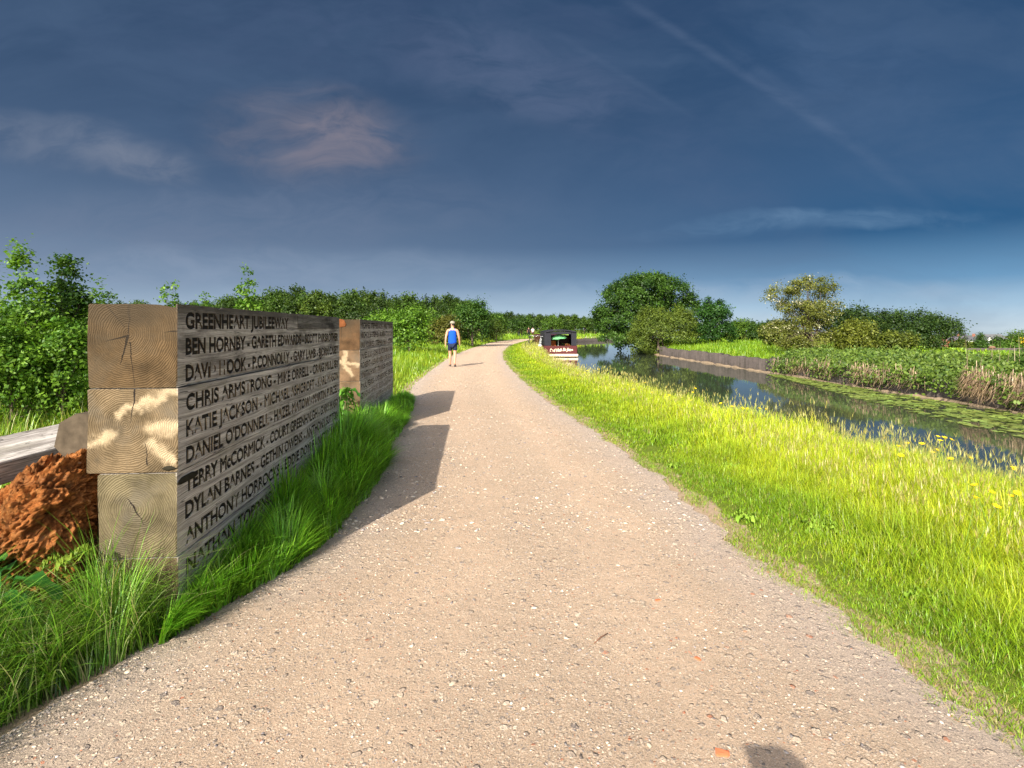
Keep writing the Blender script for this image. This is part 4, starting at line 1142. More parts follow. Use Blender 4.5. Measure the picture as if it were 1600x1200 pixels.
for (pc, Zd, yt, wp, sd_, pal, lab) in ((1318, 30, 478, 88, 431, [(.018, .045, .008), (.055, .095, .014)], 'dark shrub touching the right side of the hawthorn'), (1365, 31, 484, 92, 432, [(.018, .042, .008), (.05, .09, .014)], 'dark spreading shrub in the middle of the dark shrub row'),
                                      (1415, 31, 481, 96, 433, [(.018, .045, .008), (.055, .1, .014)], 'dark shrub second from the right end of the dark row'), (1462, 32, 492, 76, 434, [(.02, .045, .008), (.055, .1, .014)], 'dark shrub sloping down at the right end of the dark row'),
                                      (1336, 26, 502, 62, 435, OLIVE, 'olive shrub in front of the dark shrub row'), (1395, 26, 520, 60, 436, [(.06, .085, .012), (.14, .17, .02)], 'low olive shrub in front of the middle of the dark row')):
    bush('shrub', lab, 'shrub', pc, Zd, yt, wp, 8000, .11, pal, sd_, 'dark shrubs behind the brambles' if sd_ < 435 else None, zmin=.2, spikes=14)

# ------------------------------------------------------------------ far canal bank wall
M_BANK, t, out = material('old canal bank stone')
p = t.new('ShaderNodeTexCoord').outputs['Object']
bk = t.noise(t.vm('MULTIPLY', p, (1, 1, 2.5)), 2.4, 6, .65); f2 = t.noise(p, 22, 4, .6)
strk = t.noise(t.vm('MULTIPLY', p, (6, 6, .5)), 1.5, 5, .65)
bc = t.mix(bk, (.035, .028, .026), (.17, .135, .12)); bc = t.mix(t.ss(strk, .48, .62), bc, t.vm('MULTIPLY', bc, (.5, .52, .45))); bc = t.mix(t.m('MULTIPLY', f2, .5), bc, (.14, .12, .10))
by = t.sep(p)[1]
joint = t.ss(t.m('ABSOLUTE', t.m('SUBTRACT', t.m('FRACT', t.m('MULTIPLY', by, .7)), .5)), .02, .008)
principled(t, out, t.mix(t.m('MULTIPLY', joint, .6), bc, (.03, .028, .025)), .9, t.bump(f2, .6, .03), .2)
M_LEDGE = simple('pale ledge stone', (.27, .20, .13), .85, .2, .6, 4)
def bank_strip(fn, y0, y1, step, xa, xb, za, zb_, jitter=.02, seed=1):
    yy = np.arange(y0, y1 + 1e-6, step); r = np.random.default_rng(seed); V = []
    for y in yy:
        x = float(fn(y)); jj = jitter * r.standard_normal(4)
        V += [(x + xa + jj[0], y, za), (x + xb, y, za), (x + xb, y, zb_ + jj[1]), (x + xa + jj[2], y, zb_ + jj[1])]
    n = len(yy); F = []
    for k in range(n - 1):
        for c in range(4): F.append((4 * k + c, 4 * k + (c + 1) % 4, 4 * k + 4 + (c + 1) % 4, 4 * k + 4 + c))
    F += [(3, 2, 1, 0), (4 * n - 4, 4 * n - 3, 4 * n - 2, 4 * n - 1)]
    return raw_mesh('bank', V, [np.array(F)])
cw = link('canal_wall', bank_strip(bank_far, 0, 41, .35, -.22, .06, -1.2, .12, .045), M_BANK)
tag(cw, 'low dark stone canal wall on the far bank above the lily pads', 'canal wall')
link('ledge', bank_strip(bank_far, 0, 41, .4, -.38, -.2, -1.2, WATER + .05, .03, 2), M_LEDGE, cw)
cw2 = link('canal_wall', bank_strip(bank_near, 40, 112, .8, -.05, .12, -1.2, .02), M_BANK)
tag(cw2, 'dark straight canal edge across the water beyond the moored boat', 'canal wall')

# brambles, dead stems and reeds on the far bank
def bank_cover(n, y0, y1, leaf, pal, hfun, spread, seed, flower=None):
    r = np.random.default_rng(seed)
    nc = n // 26
    y = y0 + (y1 - y0) * r.random(nc) ** 1.2
    s_ = r.random(nc)                          # 0 over the water .. 1 inland
    x = bank_far(y) - .42 + spread * s_
    top = hfun(x, y)
    lowz = np.where(s_ < .18, WATER + .05, 0.15)
    z = lowz + (top - lowz) * r.random(nc) ** .35
    cc = np.stack([x, y, z], 1)
    ci = r.integers(0, nc, n)
    C = cc[ci] + r.standard_normal((n, 3)) * np.array([.13, .16, .09])
    C[:, 2] = np.maximum(C[:, 2], WATER + .02)
    N = unit(np.array([-.55, -.45, .55]) + r.standard_normal((n, 3)) * .6)
    A = unit(r.standard_normal((n, 3)) - np.array([.3, 0, .4]))
    ln = leaf * (.6 + .8 * r.random(n)); pal = np.array(pal)
    kk = np.clip(r.random(nc)[ci] + .2 * r.standard_normal(n), 0, 1)[:, None]
    col = np.clip((pal[0] * (1 - kk) + pal[1] * kk) * (1 + .2 * r.standard_normal((n, 1))), .005, .8)
    if flower:
        m_ = r.random(n) < flower
        col[m_] = (.62, .56, .5)
    return leaf_mesh(C, N, A, ln, ln * .7, col)
def bh(x, y): return .22 + .38 * np.clip((x - bank_far(y) + .3) / 1.3, 0, 1) + .14 * hash_noise(x * 1.3, y * 1.1, 2) - .02 * np.clip(y - 18, 0, 9) - .10 * np.clip(13.5 - y, 0, 3)
V, F, C = bank_cover(90000, 9.2, 23.8, .09, [(.05, .10, .014), (.15, .22, .03)], bh, 3.4, 21, None)
tag(link('brambles', raw_mesh('brambles', V, [F], C), M_LEAF), kind='stuff')

def dead_stems():
    r = np.random.default_rng(31); parts = []
    for (ya, yb, n, z0, z1) in ((10.2, 14.0, 2100, .45, .50), (15.2, 20.5, 900, .2, .36), (20.5, 23.5, 300, .15, .3)):
        y = ya + (yb - ya) * r.random(n)
        x = bank_far(y) - .30 - .12 * r.random(n)
        kp = hash_noise(y * 1.9, y * 0, 3) + .7 * r.standard_normal(n) > .0
        x, y = x[kp], y[kp]; n = len(x)
        z = .02 + (z1 - .0) * r.random(n) ** .8 - .1
        P = np.stack([x, y, z], 1)
        az = r.normal(PI, .9, n); col = np.array([(.38, .27, .17)]) * (1 + .3 * r.standard_normal((n, 1)))
        V, q_, t_, C = blades(P, .35 + .3 * r.random(n), .012 + .01 * r.random(n), .5 + .3 * r.random(n), az, np.clip(col, .05, .7), 3)
        # hang down: mirror height about the base
        V[:, 2] = 2 * np.repeat(P[:, 2], 7) - V[:, 2] + .1 + .08 * np.repeat(r.standard_normal(n), 7)
        V[:, 2] = np.maximum(V[:, 2], WATER + .01)
        parts.append((V, q_, t_, C))
    # a few upright dead stalks
    n = 46
    y = 10 + 5.5 * r.random(n); x = bank_far(y) + .1 + 1.6 * r.random(n)
    P = np.stack([x, y, np.full(n, .1)], 1); c = np.array([(.46, .36, .22)]) * (1 + .2 * r.standard_normal((n, 1)))
    parts.append(blades(P, .9 + .6 * r.random(n), np.full(n, .02), .25 * r.random(n), r.random(n) * 6.28, c, 3))
    return parts
grass_object('dead_stems', dead_stems())
def nettles():
    r = np.random.default_rng(33); n = 9000
    y = 9 + 8 * r.random(n); x = bank_far(y) + .9 + 3.2 * r.random(n)
    P = np.stack([x, y, ground_z(x, y)], 1)
    col = jit((.12, .26, .02), n)
    return [blades(P, (.22 + .30 * r.random(n)) * np.clip(1.25 - (x - bank_far(y)) * .12, .6, 1), .03 + .02 * r.random(n), .2 + .4 * r.random(n), r.random(n) * 6.28, col * .8, 3, col * 1.15)]
grass_object('reeds', nettles())

# lily pads
def lilies():
    r = np.random.default_rng(41); n = 2600
    y = 8.5 + 14.5 * r.random(n) ** .9
    wid = np.interp(y, [8, 11, 15, 19, 23], [2.7, 2.6, 2.0, 1.1, .45])
    d = .45 + wid * r.random(n)
    x = bank_far(y) - d
    kp = hash_noise(x * 2.2, y * 1.6, 7) + .45 * r.standard_normal(n) > -.15
    x, y = x[kp], y[kp]; n = len(x)
    k = 11
    rad = .05 + .08 * r.random(n)
    a0 = r.random(n) * 6.28
    V = np.zeros((n, k, 3)); 
    for j_ in range(k):
        a_ = a0 + .25 + (2 * PI - .5) * j_ / (k - 2)
        rr_ = rad * (1 + .06 * r.standard_normal(n))
        if j_ == k - 1: V[:, j_] = np.stack([x, y, np.full(n, WATER + .008)], 1)
        else: V[:, j_] = np.stack([x + np.cos(a_) * rr_, y + np.sin(a_) * rr_, np.full(n, WATER + .008)], 1)
    V[..., 2] += (.012 * r.random(n))[:, None] + .006 * r.standard_normal((n, k)) * (np.arange(k) < k - 1)
    F = np.arange(n * k).reshape(n, k)
    col = np.array([(.20, .29, .06)]) * (1 + .28 * r.standard_normal((n, 1))); col[:, 0] *= 1 + .25 * r.random(n)
    return raw_mesh('lily_pads', V.reshape(-1, 3), [F], np.repeat(np.clip(col, .02, .6), k, 0))
tag(link('lily_pads', lilies(), mat_leaf('lily pad', .1, .35, .5)), kind='stuff')

# yellow wildflowers by the canal
M_YEL = simple('yellow petals', (.85, .58, .01), .6, .2, .1)
M_STALK = simple('flower stalk', (.16, .26, .03), .7)
def flower_mesh():
    m = MB(); m.tube([(0, 0, 0), (.01, 0, .3), (.015, .01, .58)], [.005, .004, .003], 5)
    st = m.mesh('stalk')
    bm = bmesh.new()
    for k in range(10):
        a_ = 2 * PI * k / 10
        c = Vector((.015, .01, .585)); d = Vector((math.cos(a_), math.sin(a_), .25)); s_ = Vector((-math.sin(a_), math.cos(a_), 0))
        vs = [bm.verts.new(c + d * .006), bm.verts.new(c + d * .026 + s_ * .009), bm.verts.new(c + d * .04), bm.verts.new(c + d * .026 - s_ * .009)]
        bm.faces.new(vs)
    r_ = bmesh.ops.create_icosphere(bm, subdivisions=1, radius=.012, matrix=Matrix.Translation((.015, .01, .588)))
    hd = bpy.data.meshes.new('head'); bm.to_mesh(hd); bm.free()
    return st, hd
st, hd = flower_mesh()
rf = random.Random(3)
fl0 = None
fpos = [(990, 590, 5), (1150, 622, 7), (1448, 668, 8), (1580, 705, 4), (1505, 690, 2), (1515, 735, 3), (925, 572, 4), (1060, 600, 4), (1380, 672, 2), (1560, 735, 2)]
for (fx, fy, cnt) in fpos:
    for _ in range(cnt):
        Zd = 832 * (HC - .55) / (fy - 513) * rf.uniform(.9, 1.08); x = at(fx + rf.uniform(-22, 22), Zd)
        x = min(x, float(bank_near(Zd)) - .08)
        if fl0 is None:
            o = link('yellow_flower', st, M_STALK); link('flower_head', hd, M_YEL, o); fl0 = o
            tag(o, 'small yellow wildflower among the tall grass of the canal edge', 'flower', 'yellow wildflowers in the canal-side grass')
        else: o = copy_tree(fl0)
        o.location = (x, Zd, -.03); s_ = rf.uniform(.85, 1.1); o.scale = (s_ * .62, s_ * .62, s_ * .82); o.rotation_euler = (rf.uniform(.05, .5), rf.uniform(-.3, .3), rf.uniform(-.8, .8))

# broad-leaved plants: dock at the left edge, and the one in the gap between the walls
def broad_plant(name, label, loc, n, ll, hgt, pal, seed, mt=None):
    r = np.random.default_rng(seed); m = bmesh.new()
    lay = m.verts.layers.float_color.new('tint')
    for k in range(n):
        a_ = r.random() * 2 * PI; h = hgt * (.35 + .65 * r.random()); out_ = .10 + .55 * ll * r.random()
        base = Vector((r.normal(0, .03), r.normal(0, .03), 0)); L = ll * (.6 + .6 * r.random()); wd = L * .21
        d = Vector((math.cos(a_), math.sin(a_), 0)); s_ = Vector((-d.y, d.x, 0))
        col = np.array(pal[0]) + (np.array(pal[1]) - np.array(pal[0])) * r.random(); col = (*col, 1)
        prev = None; ns = 7
        st_ = base + d * out_ * .4 + Vector((0, 0, h))
        for q_ in range(ns + 1):
            t_ = q_ / ns
            c = st_ + d * L * t_ * .85 + Vector((0, 0, L * (.35 * t_ - .85 * t_ * t_)))
            w_ = wd * math.sin(PI * (t_ * .93 + .05)) ** .7 * (1 + .12 * math.sin(q_ * 2.6 + k))
            wv_ = Vector((0, 0, .018 * math.sin(q_ * 2.1 + k)))
            vs = [m.verts.new(c - s_ * w_ + wv_), m.verts.new(c - Vector((0, 0, w_ * .25))), m.verts.new(c + s_ * w_ - wv_)]
            for v in vs: v[lay] = col
            if prev:
                m.faces.new((prev[0], prev[1], vs[1], vs[0])); m.faces.new((prev[1], prev[2], vs[2], vs[1]))
            prev = vs
        # stalk
        a0, a1 = base, st_
        side = s_ * .004
        vs = [m.verts.new(a0 - side), m.verts.new(a0 + side), m.verts.new(a1 + side), m.verts.new(a1 - side)]
        for v in vs: v[lay] = col
        m.faces.new(vs)
    me = bpy.data.meshes.new(name); m.to_mesh(me); m.free()
    o = link(name, me, mt or M_LEAF, None, True); o.location = loc
    return tag(o, label, 'plant')
GLOSS = mat_leaf('glossy dock leaf', .25, .3, .5)
broad_plant('dock_plant', 'glossy broad-leaved dock plant at the left edge below the rotten timber', (-2.36, 2.44, .16), 14, .25, .30, [(.02, .11, .02), (.05, .19, .03)], 51, GLOSS)
broad_plant('dock_plant', 'bright broad-leaved plant growing in the gap between the timber walls', (-2.28, 7.15, 0), 46, .22, .75, [(.06, .20, .02), (.16, .34, .035)], 52, GLOSS)
broad_plant('dock_plant', 'low leafy plant at the foot of the gap between the timber walls, nearer the path', (-2.0, 6.75, 0), 26, .18, .42, [(.06, .20, .02), (.14, .32, .03)], 53, GLOSS)
broad_plant('weed', 'tiny mossy weed on the earth at the foot of the near wall end', (-2.16, 2.60, .42), 16, .06, .06, [(.16, .24, .02), (.22, .3, .03)], 54)

wd0 = None
rw = random.Random(12)
for k in range(16):
    yy = rw.uniform(2.3, 7.5); xx = float(path_r(yy)) + rw.uniform(.25, 1.4)
    if wd0 is None:
        wd0 = broad_plant('weed', 'low broad-leaved weed in the short grass of the right verge', (xx, yy, 0), 12, .10, .06, [(.22, .38, .035), (.34, .48, .06)], 55); wd0['group'] = 'broad-leaved weeds in the right verge'; o = wd0
    else: o = copy_tree(wd0)
    o.location = (xx, yy, .02); s_ = rw.uniform(.45, .85); o.scale = (s_, s_, s_); o.rotation_euler = (0, 0, rw.uniform(0, 6))

# ------------------------------------------------------------------ people
def skin_body(name, verts, edges, radii, mt, parent=None, sub=2):
    me = bpy.data.meshes.new(name); me.from_pydata([Vector(v) for v in verts], edges, [])
    o = bpy.data.objects.new(name, me); COL.objects.link(o)
    md = o.modifiers.new('skin', 'SKIN'); md.use_smooth_shade = True; md.branch_smoothing = .3
    s2 = o.modifiers.new('sub', 'SUBSURF'); s2.levels = sub; s2.render_levels = sub
    for k, v in enumerate(me.skin_vertices[0].data):
        v.radius = radii[k] if isinstance(radii[k], tuple) else (radii[k], radii[k]); v.use_root = (k == 0)
    dg = bpy.context.evaluated_depsgraph_get(); dg.update()
    nm = bpy.data.meshes.new_from_object(o.evaluated_get(dg))
    bpy.data.objects.remove(o); bpy.data.meshes.remove(me)
    nm.materials.clear()
    return link(name, nm, mt, parent, True)

M_SKIN = simple('tan skin', (.58, .30, .19), .6, .3, .08)  # one even tan for every figure, slightly mottled
def person(name, label, loc, rz, H=1.75, stride=.16, armsw=.10, top_c=(.01, .07, .42), short_c=(.02, .028, .06), shoe_c=(.06, .05, .05), hair_c=(.05, .04, .03), cap_c=None, sleeves=False, long_trousers=False, armbend=0.0, group=None):
    """faces +y locally; built 1.75 m tall then scaled"""
    root = empty(name, loc, rz); root.scale = (H / 1.75,) * 3
    tag(root, label, 'person', group)
    Vv, E, Rr = [], [], []
    def add(p, r_, par=None):
        Vv.append(p); Rr.append(r_)
        if par is not None: E.append((par, len(Vv) - 1))
        return len(Vv) - 1
    pel = add((0, 0, .93), (.14, .10))
    wai = add((0, .0, 1.08), (.13, .095), pel); che = add((0, .01, 1.28), (.155, .105), wai); nb = add((0, .0, 1.43), (.09, .07), che)
    nk = add((0, .012, 1.50), (.052, .055), nb); hd0 = add((0, .02, 1.57), (.066, .078), nk); hd1 = add((0, .025, 1.65), (.077, .093), hd0); add((0, .02, 1.72), (.056, .066), hd1)
    ends = {}
    for s_, fwd in ((-1, 1), (1, -1)):
        hip = add((s_ * .09, 0, .88), .095, pel); 
        kn = add((s_ * .10, fwd * stride * .75 + .03, .50), .062, hip)
        cf = add((s_ * .10, fwd * stride * .95 - .02, .36), .058, kn)
        an = add((s_ * .10, fwd * stride * 1.25 - (.05 if fwd < 0 else 0), .10 + (.03 if fwd < 0 else 0)), .040, cf)
        toe = (s_ * .115, fwd * stride * 1.25 + .15, .045)
        add(toe, (.04, .03), an)
        ends[s_] = (Vv[an], toe)
        sh = add((s_ * .185, 0, 1.41), .062, nb)
        el_ = add((s_ * .25, -fwd * armsw * .5 - .01, 1.13), .043, sh)
        wr = add((s_ * .265, -fwd * armsw * 1.1 + .05 + armbend, .90 + armbend * .8), .029, el_)
        pa = add((s_ * .262, -fwd * armsw * 1.2 + .07 + armbend * 1.2, .83 + armbend), (.02, .038), wr)
        b_ = Vector(Vv[pa])
        for q_, (dy_, l_) in enumerate(((-.028, .06), (-.010, .075), (.010, .08), (.028, .07))):
            f1 = add((b_.x, b_.y + dy_, b_.z - .045), .0095, pa)
            add((b_.x - s_ * .012, b_.y + dy_ + .01, b_.z - .045 - l_ * .6), .0085, f1)
        add((b_.x - s_ * .02, b_.y + .05, b_.z - .02), .010, pa)
    skin_body('body', Vv, E, Rr, M_SKIN, root)
    # vest
    mtop = simple('vest cloth', top_c, .8, .1, .12, 12)
    v = [(0, 0, .84), (0, 0, 1.0), (0, 0, 1.14), (0, .01, 1.30), (0, .005, 1.41), (-.10, 0, 1.455), (.10, 0, 1.455)]
    rr_ = [(.185, .145), (.175, .135), (.17, .13), (.175, .13), (.13, .098), (.052, .06), (.052, .06)]
    e = [(0, 1), (1, 2), (2, 3), (3, 4), (4, 5), (4, 6)]
    if sleeves:
        v += [(-.20, 0, 1.40), (-.255, -armsw * .5, 1.13), (.20, 0, 1.40), (.255, armsw * .5, 1.13)]; rr_ += [.08, .062, .08, .062]; e += [(5, 7), (7, 8), (6, 9), (9, 10)]
    skin_body('vest', v, e, rr_, mtop, root)
    # shorts or trousers
    ms = simple('shorts cloth', short_c, .8, .1, .12, 12)
    v = [(0, 0, .92)]; rr_ = [(.165, .13)]; e = []
    for s_, fwd in ((-1, 1), (1, -1)):
        k0 = len(v); zl = .60
        v += [(s_ * .092, fwd * .02, .84), (s_ * .10, fwd * stride * .55 + .02, zl)]; rr_ += [.108, .092]; e += [(0, k0), (k0, k0 + 1)]
        if long_trousers:
            v += [(s_ * .10, fwd * stride * .8, .48), (s_ * .10, fwd * stride * 1.2 - .02, .12)]; rr_ += [.078, .066]; e += [(k0 + 1, k0 + 2), (k0 + 2, k0 + 3)]
    skin_body('shorts', v, e, rr_, ms, root)
    msh = simple('shoe', shoe_c, .6)
    for s_ in (-1, 1):
        a_, t_ = ends[s_]
        skin_body('shoe', [(a_[0], a_[1] - .03, .045), (a_[0], a_[1] + .04, .05), (t_[0], t_[1], .04)], [(0, 1), (1, 2)], [(.046, .044), (.05, .046), (.044, .034)], msh, root, 1)
    mh = simple('hair', hair_c, .8)
    hair = lump((0, .015, 1.655), (.088, .104, .098), 3, 3); hair.name = 'hair'; hair.parent = root; hair.data.materials.append(mh)
    bm = bmesh.new(); bm.from_mesh(hair.data)
    bmesh.ops.delete(bm, geom=[v_ for v_ in bm.verts if v_.co.y > .045 and v_.co.z < .035 or v_.co.z < -.062], context='VERTS'); bm.to_mesh(hair.data); bm.free()
    # ears and nose
    if cap_c:
        m = MB(); m.lathe([(.097, .0), (.100, .03), (.088, .075), (.05, .10), (.002, .108)], (0, .012, 1.665), 20)
        m.box((-.07, .09, 1.668), (.07, .20, 1.68), .004)
        m.build('cap', simple('cap cloth', cap_c, .8), root, True)
    return root
Zp_ = 832 * HC / (574 - 513)
person('person', 'man walking away along the path in blue vest, dark shorts and cap', (at(707, Zp_), Zp_, .022), .03, 1.80, .10, .08, (.012, .085, .55), cap_c=(.30, .27, .20), hair_c=(.03, .025, .02))
person('person', 'distant walker in pale top standing on the path, left of the pair', (at(811, 92), 92, .02), 2.6, 1.7, .06, .06, (.35, .34, .32), (.12, .13, .15), cap_c=(.45, .38, .3), long_trousers=True, sleeves=True)
person('person', 'distant person in dark top beside a companion in white', (at(826, 90), 90, .02), .3, 1.75, .08, .06, (.03, .02, .03), (.02, .02, .025), long_trousers=True, sleeves=True)
person('person', 'distant person in white top beside a companion in dark clothes', (at(832.5, 90), 90, .02), .2, 1.72, .08, .06, (.70, .66, .66), (.08, .02, .03), long_trousers=True, sleeves=True)
person('person', 'photographer behind the camera, only the shadow of the head showing on the path', (-.13, -.53, 0), -.1, 1.76, .02, .03, (.05, .06, .09), (.03, .03, .04), cap_c=(.06, .06, .07), long_trousers=True, sleeves=True)

# ------------------------------------------------------------------ narrowboat
BX0, BX1, BY = 2.22, 4.55, 37.0
M_CANVAS = simple('black canvas', (.022, .022, .028), .75, .2, .3, 3)
M_MAROON = simple('maroon paint', (.08, .010, .010), .5, .4, .15)
M_CREAM = simple('cream paint', (.80, .64, .44), .5, .3, .06)
M_BLACK = simple('black hull paint', (.02, .02, .02), .6)
M_INT = simple('dark varnished cabin', (.06, .022, .012), .6, .3, .3)
boat = empty('canal_boat', ((BX0 + BX1) / 2, BY, 0), .02)
tag(boat, 'maroon canal boat with black canvas canopy, moored by the towpath', 'boat')
hw_ = (BX1 - BX0) / 2
m = MB()
hull = [(-hw_ + .05, -.95), (hw_ - .05, -.95), (hw_, -.22), (-hw_, -.22)]
m.prism(hull, 0, 14.5); m.build('hull', M_BLACK, boat)
m = MB(); m.box((-hw_ - .04, -.10, -.40), (hw_ + .04, -.003, -.235), .02); m.build('gunwale', M_CREAM, boat)
m = MB(); m.prism([(-hw_ + .04, -.217), (hw_ - .04, -.217), (hw_ - .06, .33), (-hw_ + .06, .33)], 0.0, .06); pn = m.build('stern_panel', M_MAROON, boat)
# painted script on the panel
pol = text_outlines('And Hub So June', .20, 1.62)
for q_ in pol: q_[:, 0] += -.80 + .28 * q_[:, 1]; q_[:, 1] += -.04 + .03 * np.sin(q_[:, 0] * 4)
lt = filled([embolden(q_, .012) for q_ in pol], .003); lt.transform(Matrix(((1, 0, 0, 0), (0, 0, 1, -.007), (0, 1, 0, 0), (0, 0, 0, 1)))); lt.materials.clear()
link('lettering', lt, M_CREAM, pn)
m = MB()
for s_ in (-1, 1): m.box((s_ * hw_ - .04 - s_ * .04, .063, -.215), (s_ * hw_ + .04 - s_ * .04, 14, .33), .01)
m.build('hull_side', M_MAROON, boat)
# canopy: arched roof, two side curtains framing the opening
def arch(w_, z0, z1, rise, n=9):
    top = [(-w_ + 2 * w_ * k / (n - 1), z1 + rise * (1 - ((2 * k / (n - 1)) - 1) ** 2)) for k in range(n)]
    return [(x_, z_) for x_, z_ in top]
m = MB()
o_ = arch(hw_ - .08, 0, 1.34, .13); i_ = arch(hw_ - .16, 0, 1.27, .12)
m.prism(o_[::-1] + i_, -.03, 4.2); m.build('canopy_roof', M_CANVAS, boat)
m = MB()
for s_ in (-1, 1):
    a, b = (-hw_ + .05, -hw_ + .50) if s_ < 0 else (hw_ - .42, hw_ - .05)
    m.box((a, .07, .335), (b, .10, 1.33), .01)
    xs_ = -hw_ + .05 if s_ < 0 else hw_ - .09
    m.box((xs_, .105, .335), (xs_ + .04, 4.2, 1.33), .01)
m.build('side_curtain', M_CANVAS, boat)
m = MB(); m.box((-hw_ + .52, .06, 1.14), (hw_ - .44, .095, 1.33), .01); m.build('canopy_valance', M_CANVAS, boat)
m = MB(); m.box((-hw_ + .12, 3.2, -.2), (hw_ - .12, 13.2, 1.02), .05)
cab = m.build('cabin', M_MAROON, boat)
m = MB(); m.box((-.45, 3.16, -.1), (.35, 3.197, .95), .01); m.build('cabin_door', M_INT, cab)
m = MB(); m.box((-hw_ + .1, .08, -.22), (hw_ - .1, 3.15, -.12)); m.build('deck', M_INT, boat)
par = empty('parasol', ((BX0 + BX1) / 2 - .12, BY + .8, -.1)); tag(par, 'mint green parasol open on the boat deck under the canopy', 'parasol')
m = MB(); m.tube([(0, 0, 0), (.02, 0, .55), (.03, 0, 1.12)], .018, 8); m.build('pole', simple('white pole', (.7, .7, .66), .4), par)
bm = bmesh.new(); ns = 8; rings = []
for (rr_, zz_) in ((.03, 1.25), (.26, 1.19), (.50, 1.06), (.66, .92)):
    rings.append([bm.verts.new((.03 + rr_ * math.cos(2 * PI * (k + .5) / 16) * (1 if k % 2 else .96), rr_ * math.sin(2 * PI * (k + .5) / 16), zz_ + (.0 if k % 2 == 0 else -.02) + .10 * rr_ * math.cos(2 * PI * k / 16))) for k in range(16)])
for a, b in zip(rings, rings[1:]):
    for k in range(16): bm.faces.new((a[k], b[k], b[(k + 1) % 16], a[(k + 1) % 16]))
bm.faces.new(rings[0])
bmesh.ops.solidify(bm, geom=bm.faces[:], thickness=.006)
me = bpy.data.meshes.new('canopy'); bm.to_mesh(me); bm.free()
link('canopy', me, mat_leaf('mint cloth', .5, .8, .1), par)
a = me.attributes.new('tint', 'FLOAT_COLOR', 'POINT'); a.data.foreach_set('color', np.tile(np.array([.42, .80, .56, 1], np.float32), len(me.vertices)))
# things on deck
dc = empty('deck_chair', ((BX0 + BX1) / 2 - .55, BY + 1.1, -.12)); tag(dc, 'orange-cushioned chair on the boat deck under the parasol', 'chair')
m = MB(); m.box((-.30, -.25, .36), (.30, .25, .46), .03); m.build('seat', simple('orange cushion', (.55, .13, .03), .8), dc)
m = MB(); m.box((-.30, .22, .462), (.30, .30, .80), .03); m.build('backrest', simple('orange cushion back', (.5, .11, .03), .8), dc)
m = MB()
for sx_ in (-.26, .26):
    for sy_ in (-.2, .2): m.tube([(sx_, sy_, 0), (sx_, sy_, .37)], .02, 6)
m.build('frame', M_INT, dc)
pt = empty('flower_pot', ((BX0 + BX1) / 2 + .52, BY + .35, -.12)); tag(pt, 'red potted plant on the right of the boat deck', 'plant pot')
m = MB(); m.lathe([(.09, 0), (.13, .28), (.14, .30)], n=14); m.build('pot', simple('terracotta', (.35, .10, .05), .8), pt, True)
r = np.random.default_rng(5); n = 240
Cc = r.standard_normal((n, 3)) * [.14, .1, .08] + [0, 0, .44]
V, F, C = leaf_mesh(Cc, unit(r.standard_normal((n, 3)) + [0, -.5, .5]), unit(r.standard_normal((n, 3))), np.full(n, .07), np.full(n, .05), np.where(r.random((n, 1)) < .45, [(.4, .05, .03)], [(.05, .12, .02)]))
link('foliage', raw_mesh('foliage', V, [F], C), M_LEAF, pt)

# bicycles leaning on the boat
def bicycle(label, loc, rz, lean, col):
    b = empty('bicycle', loc, rz); b.rotation_euler = (0, lean, rz)
    tag(b, label, 'bicycle', 'bicycles leaning by the boat')
    mf = simple('cycle frame paint', col, .4, .5); mk = simple('tyre', (.03, .03, .03), .8); ml = simple('bright alloy', (.6, .6, .6), .35, .5, .05, 6, .8)
    rx90 = Matrix.Rotation(R(90), 4, 'Y')
    for yy in (-.52, .52):
        m = MB(); m.torus((0, yy, .34), rx90, .32, .02); wh = m.build('wheel', mk, b, True)
        m = MB(); m.torus((0, yy, .34), rx90, .298, .008, 24, 6)
        for k in range(10):
            a_ = 2 * PI * k / 10; m.tube([(0, yy, .34), (0, yy + .295 * math.cos(a_), .34 + .295 * math.sin(a_))], .002, 4)
        m.build('rim', ml, wh)
    m = MB(); bb = (0, -.08, .30); stt = (0, -.22, .82); hdn = (0, .38, .86); hdb = (0, .41, .72)
    for a_, c_ in ((bb, stt), (stt, hdn), (bb, hdb), (bb, (0, -.52, .34)), (stt, (0, -.52, .34)), (hdn, (0, .52, .34))): m.tube([a_, c_], .018, 7)
    m.build('frame', mf, b, True)
    m = MB(); m.tube([(-.28, .30, .98), (-.1, .40, 1.0), (.1, .40, 1.0), (.28, .30, .98)], .013, 7); m.tube([(0, .38, .85), (0, .40, 1.0)], .015, 7); m.build('handlebar', ml, b, True)
    m = MB(); m.tube([(0, -.36, .92), (0, -.22, .935), (0, -.08, .92)], [.075, .05, .022], 8); m.tube([(0, -.22, .8), (0, -.22, .92)], .013, 6); m.build('saddle', mk, b, True)
    return b
bicycle('silver bicycle leaning against the side of the moored boat', (1.92, 38.2, 0), .06, .2, (.6, .62, .6))
bicycle('dark bicycle standing on the grass left of the moored boat', (1.35, 39.6, 0), -.5, .1, (.05, .07, .06))
bag = empty('white_bag', (1.95, 37.2, 0)); tag(bag, 'white bag standing on the grass by the stern of the boat', 'bag')
m = MB(); m.box((-.12, -.1, 0), (.12, .1, .42), .05); m.build('bag_body', simple('white cloth', (.75, .73, .7), .8), bag)
m = MB(); m.tube([(-.08, 0, .41), (-.05, 0, .52), (.05, 0, .52), (.08, 0, .41)], .012, 6); m.build('bag_handle', M_BLACK, bag)

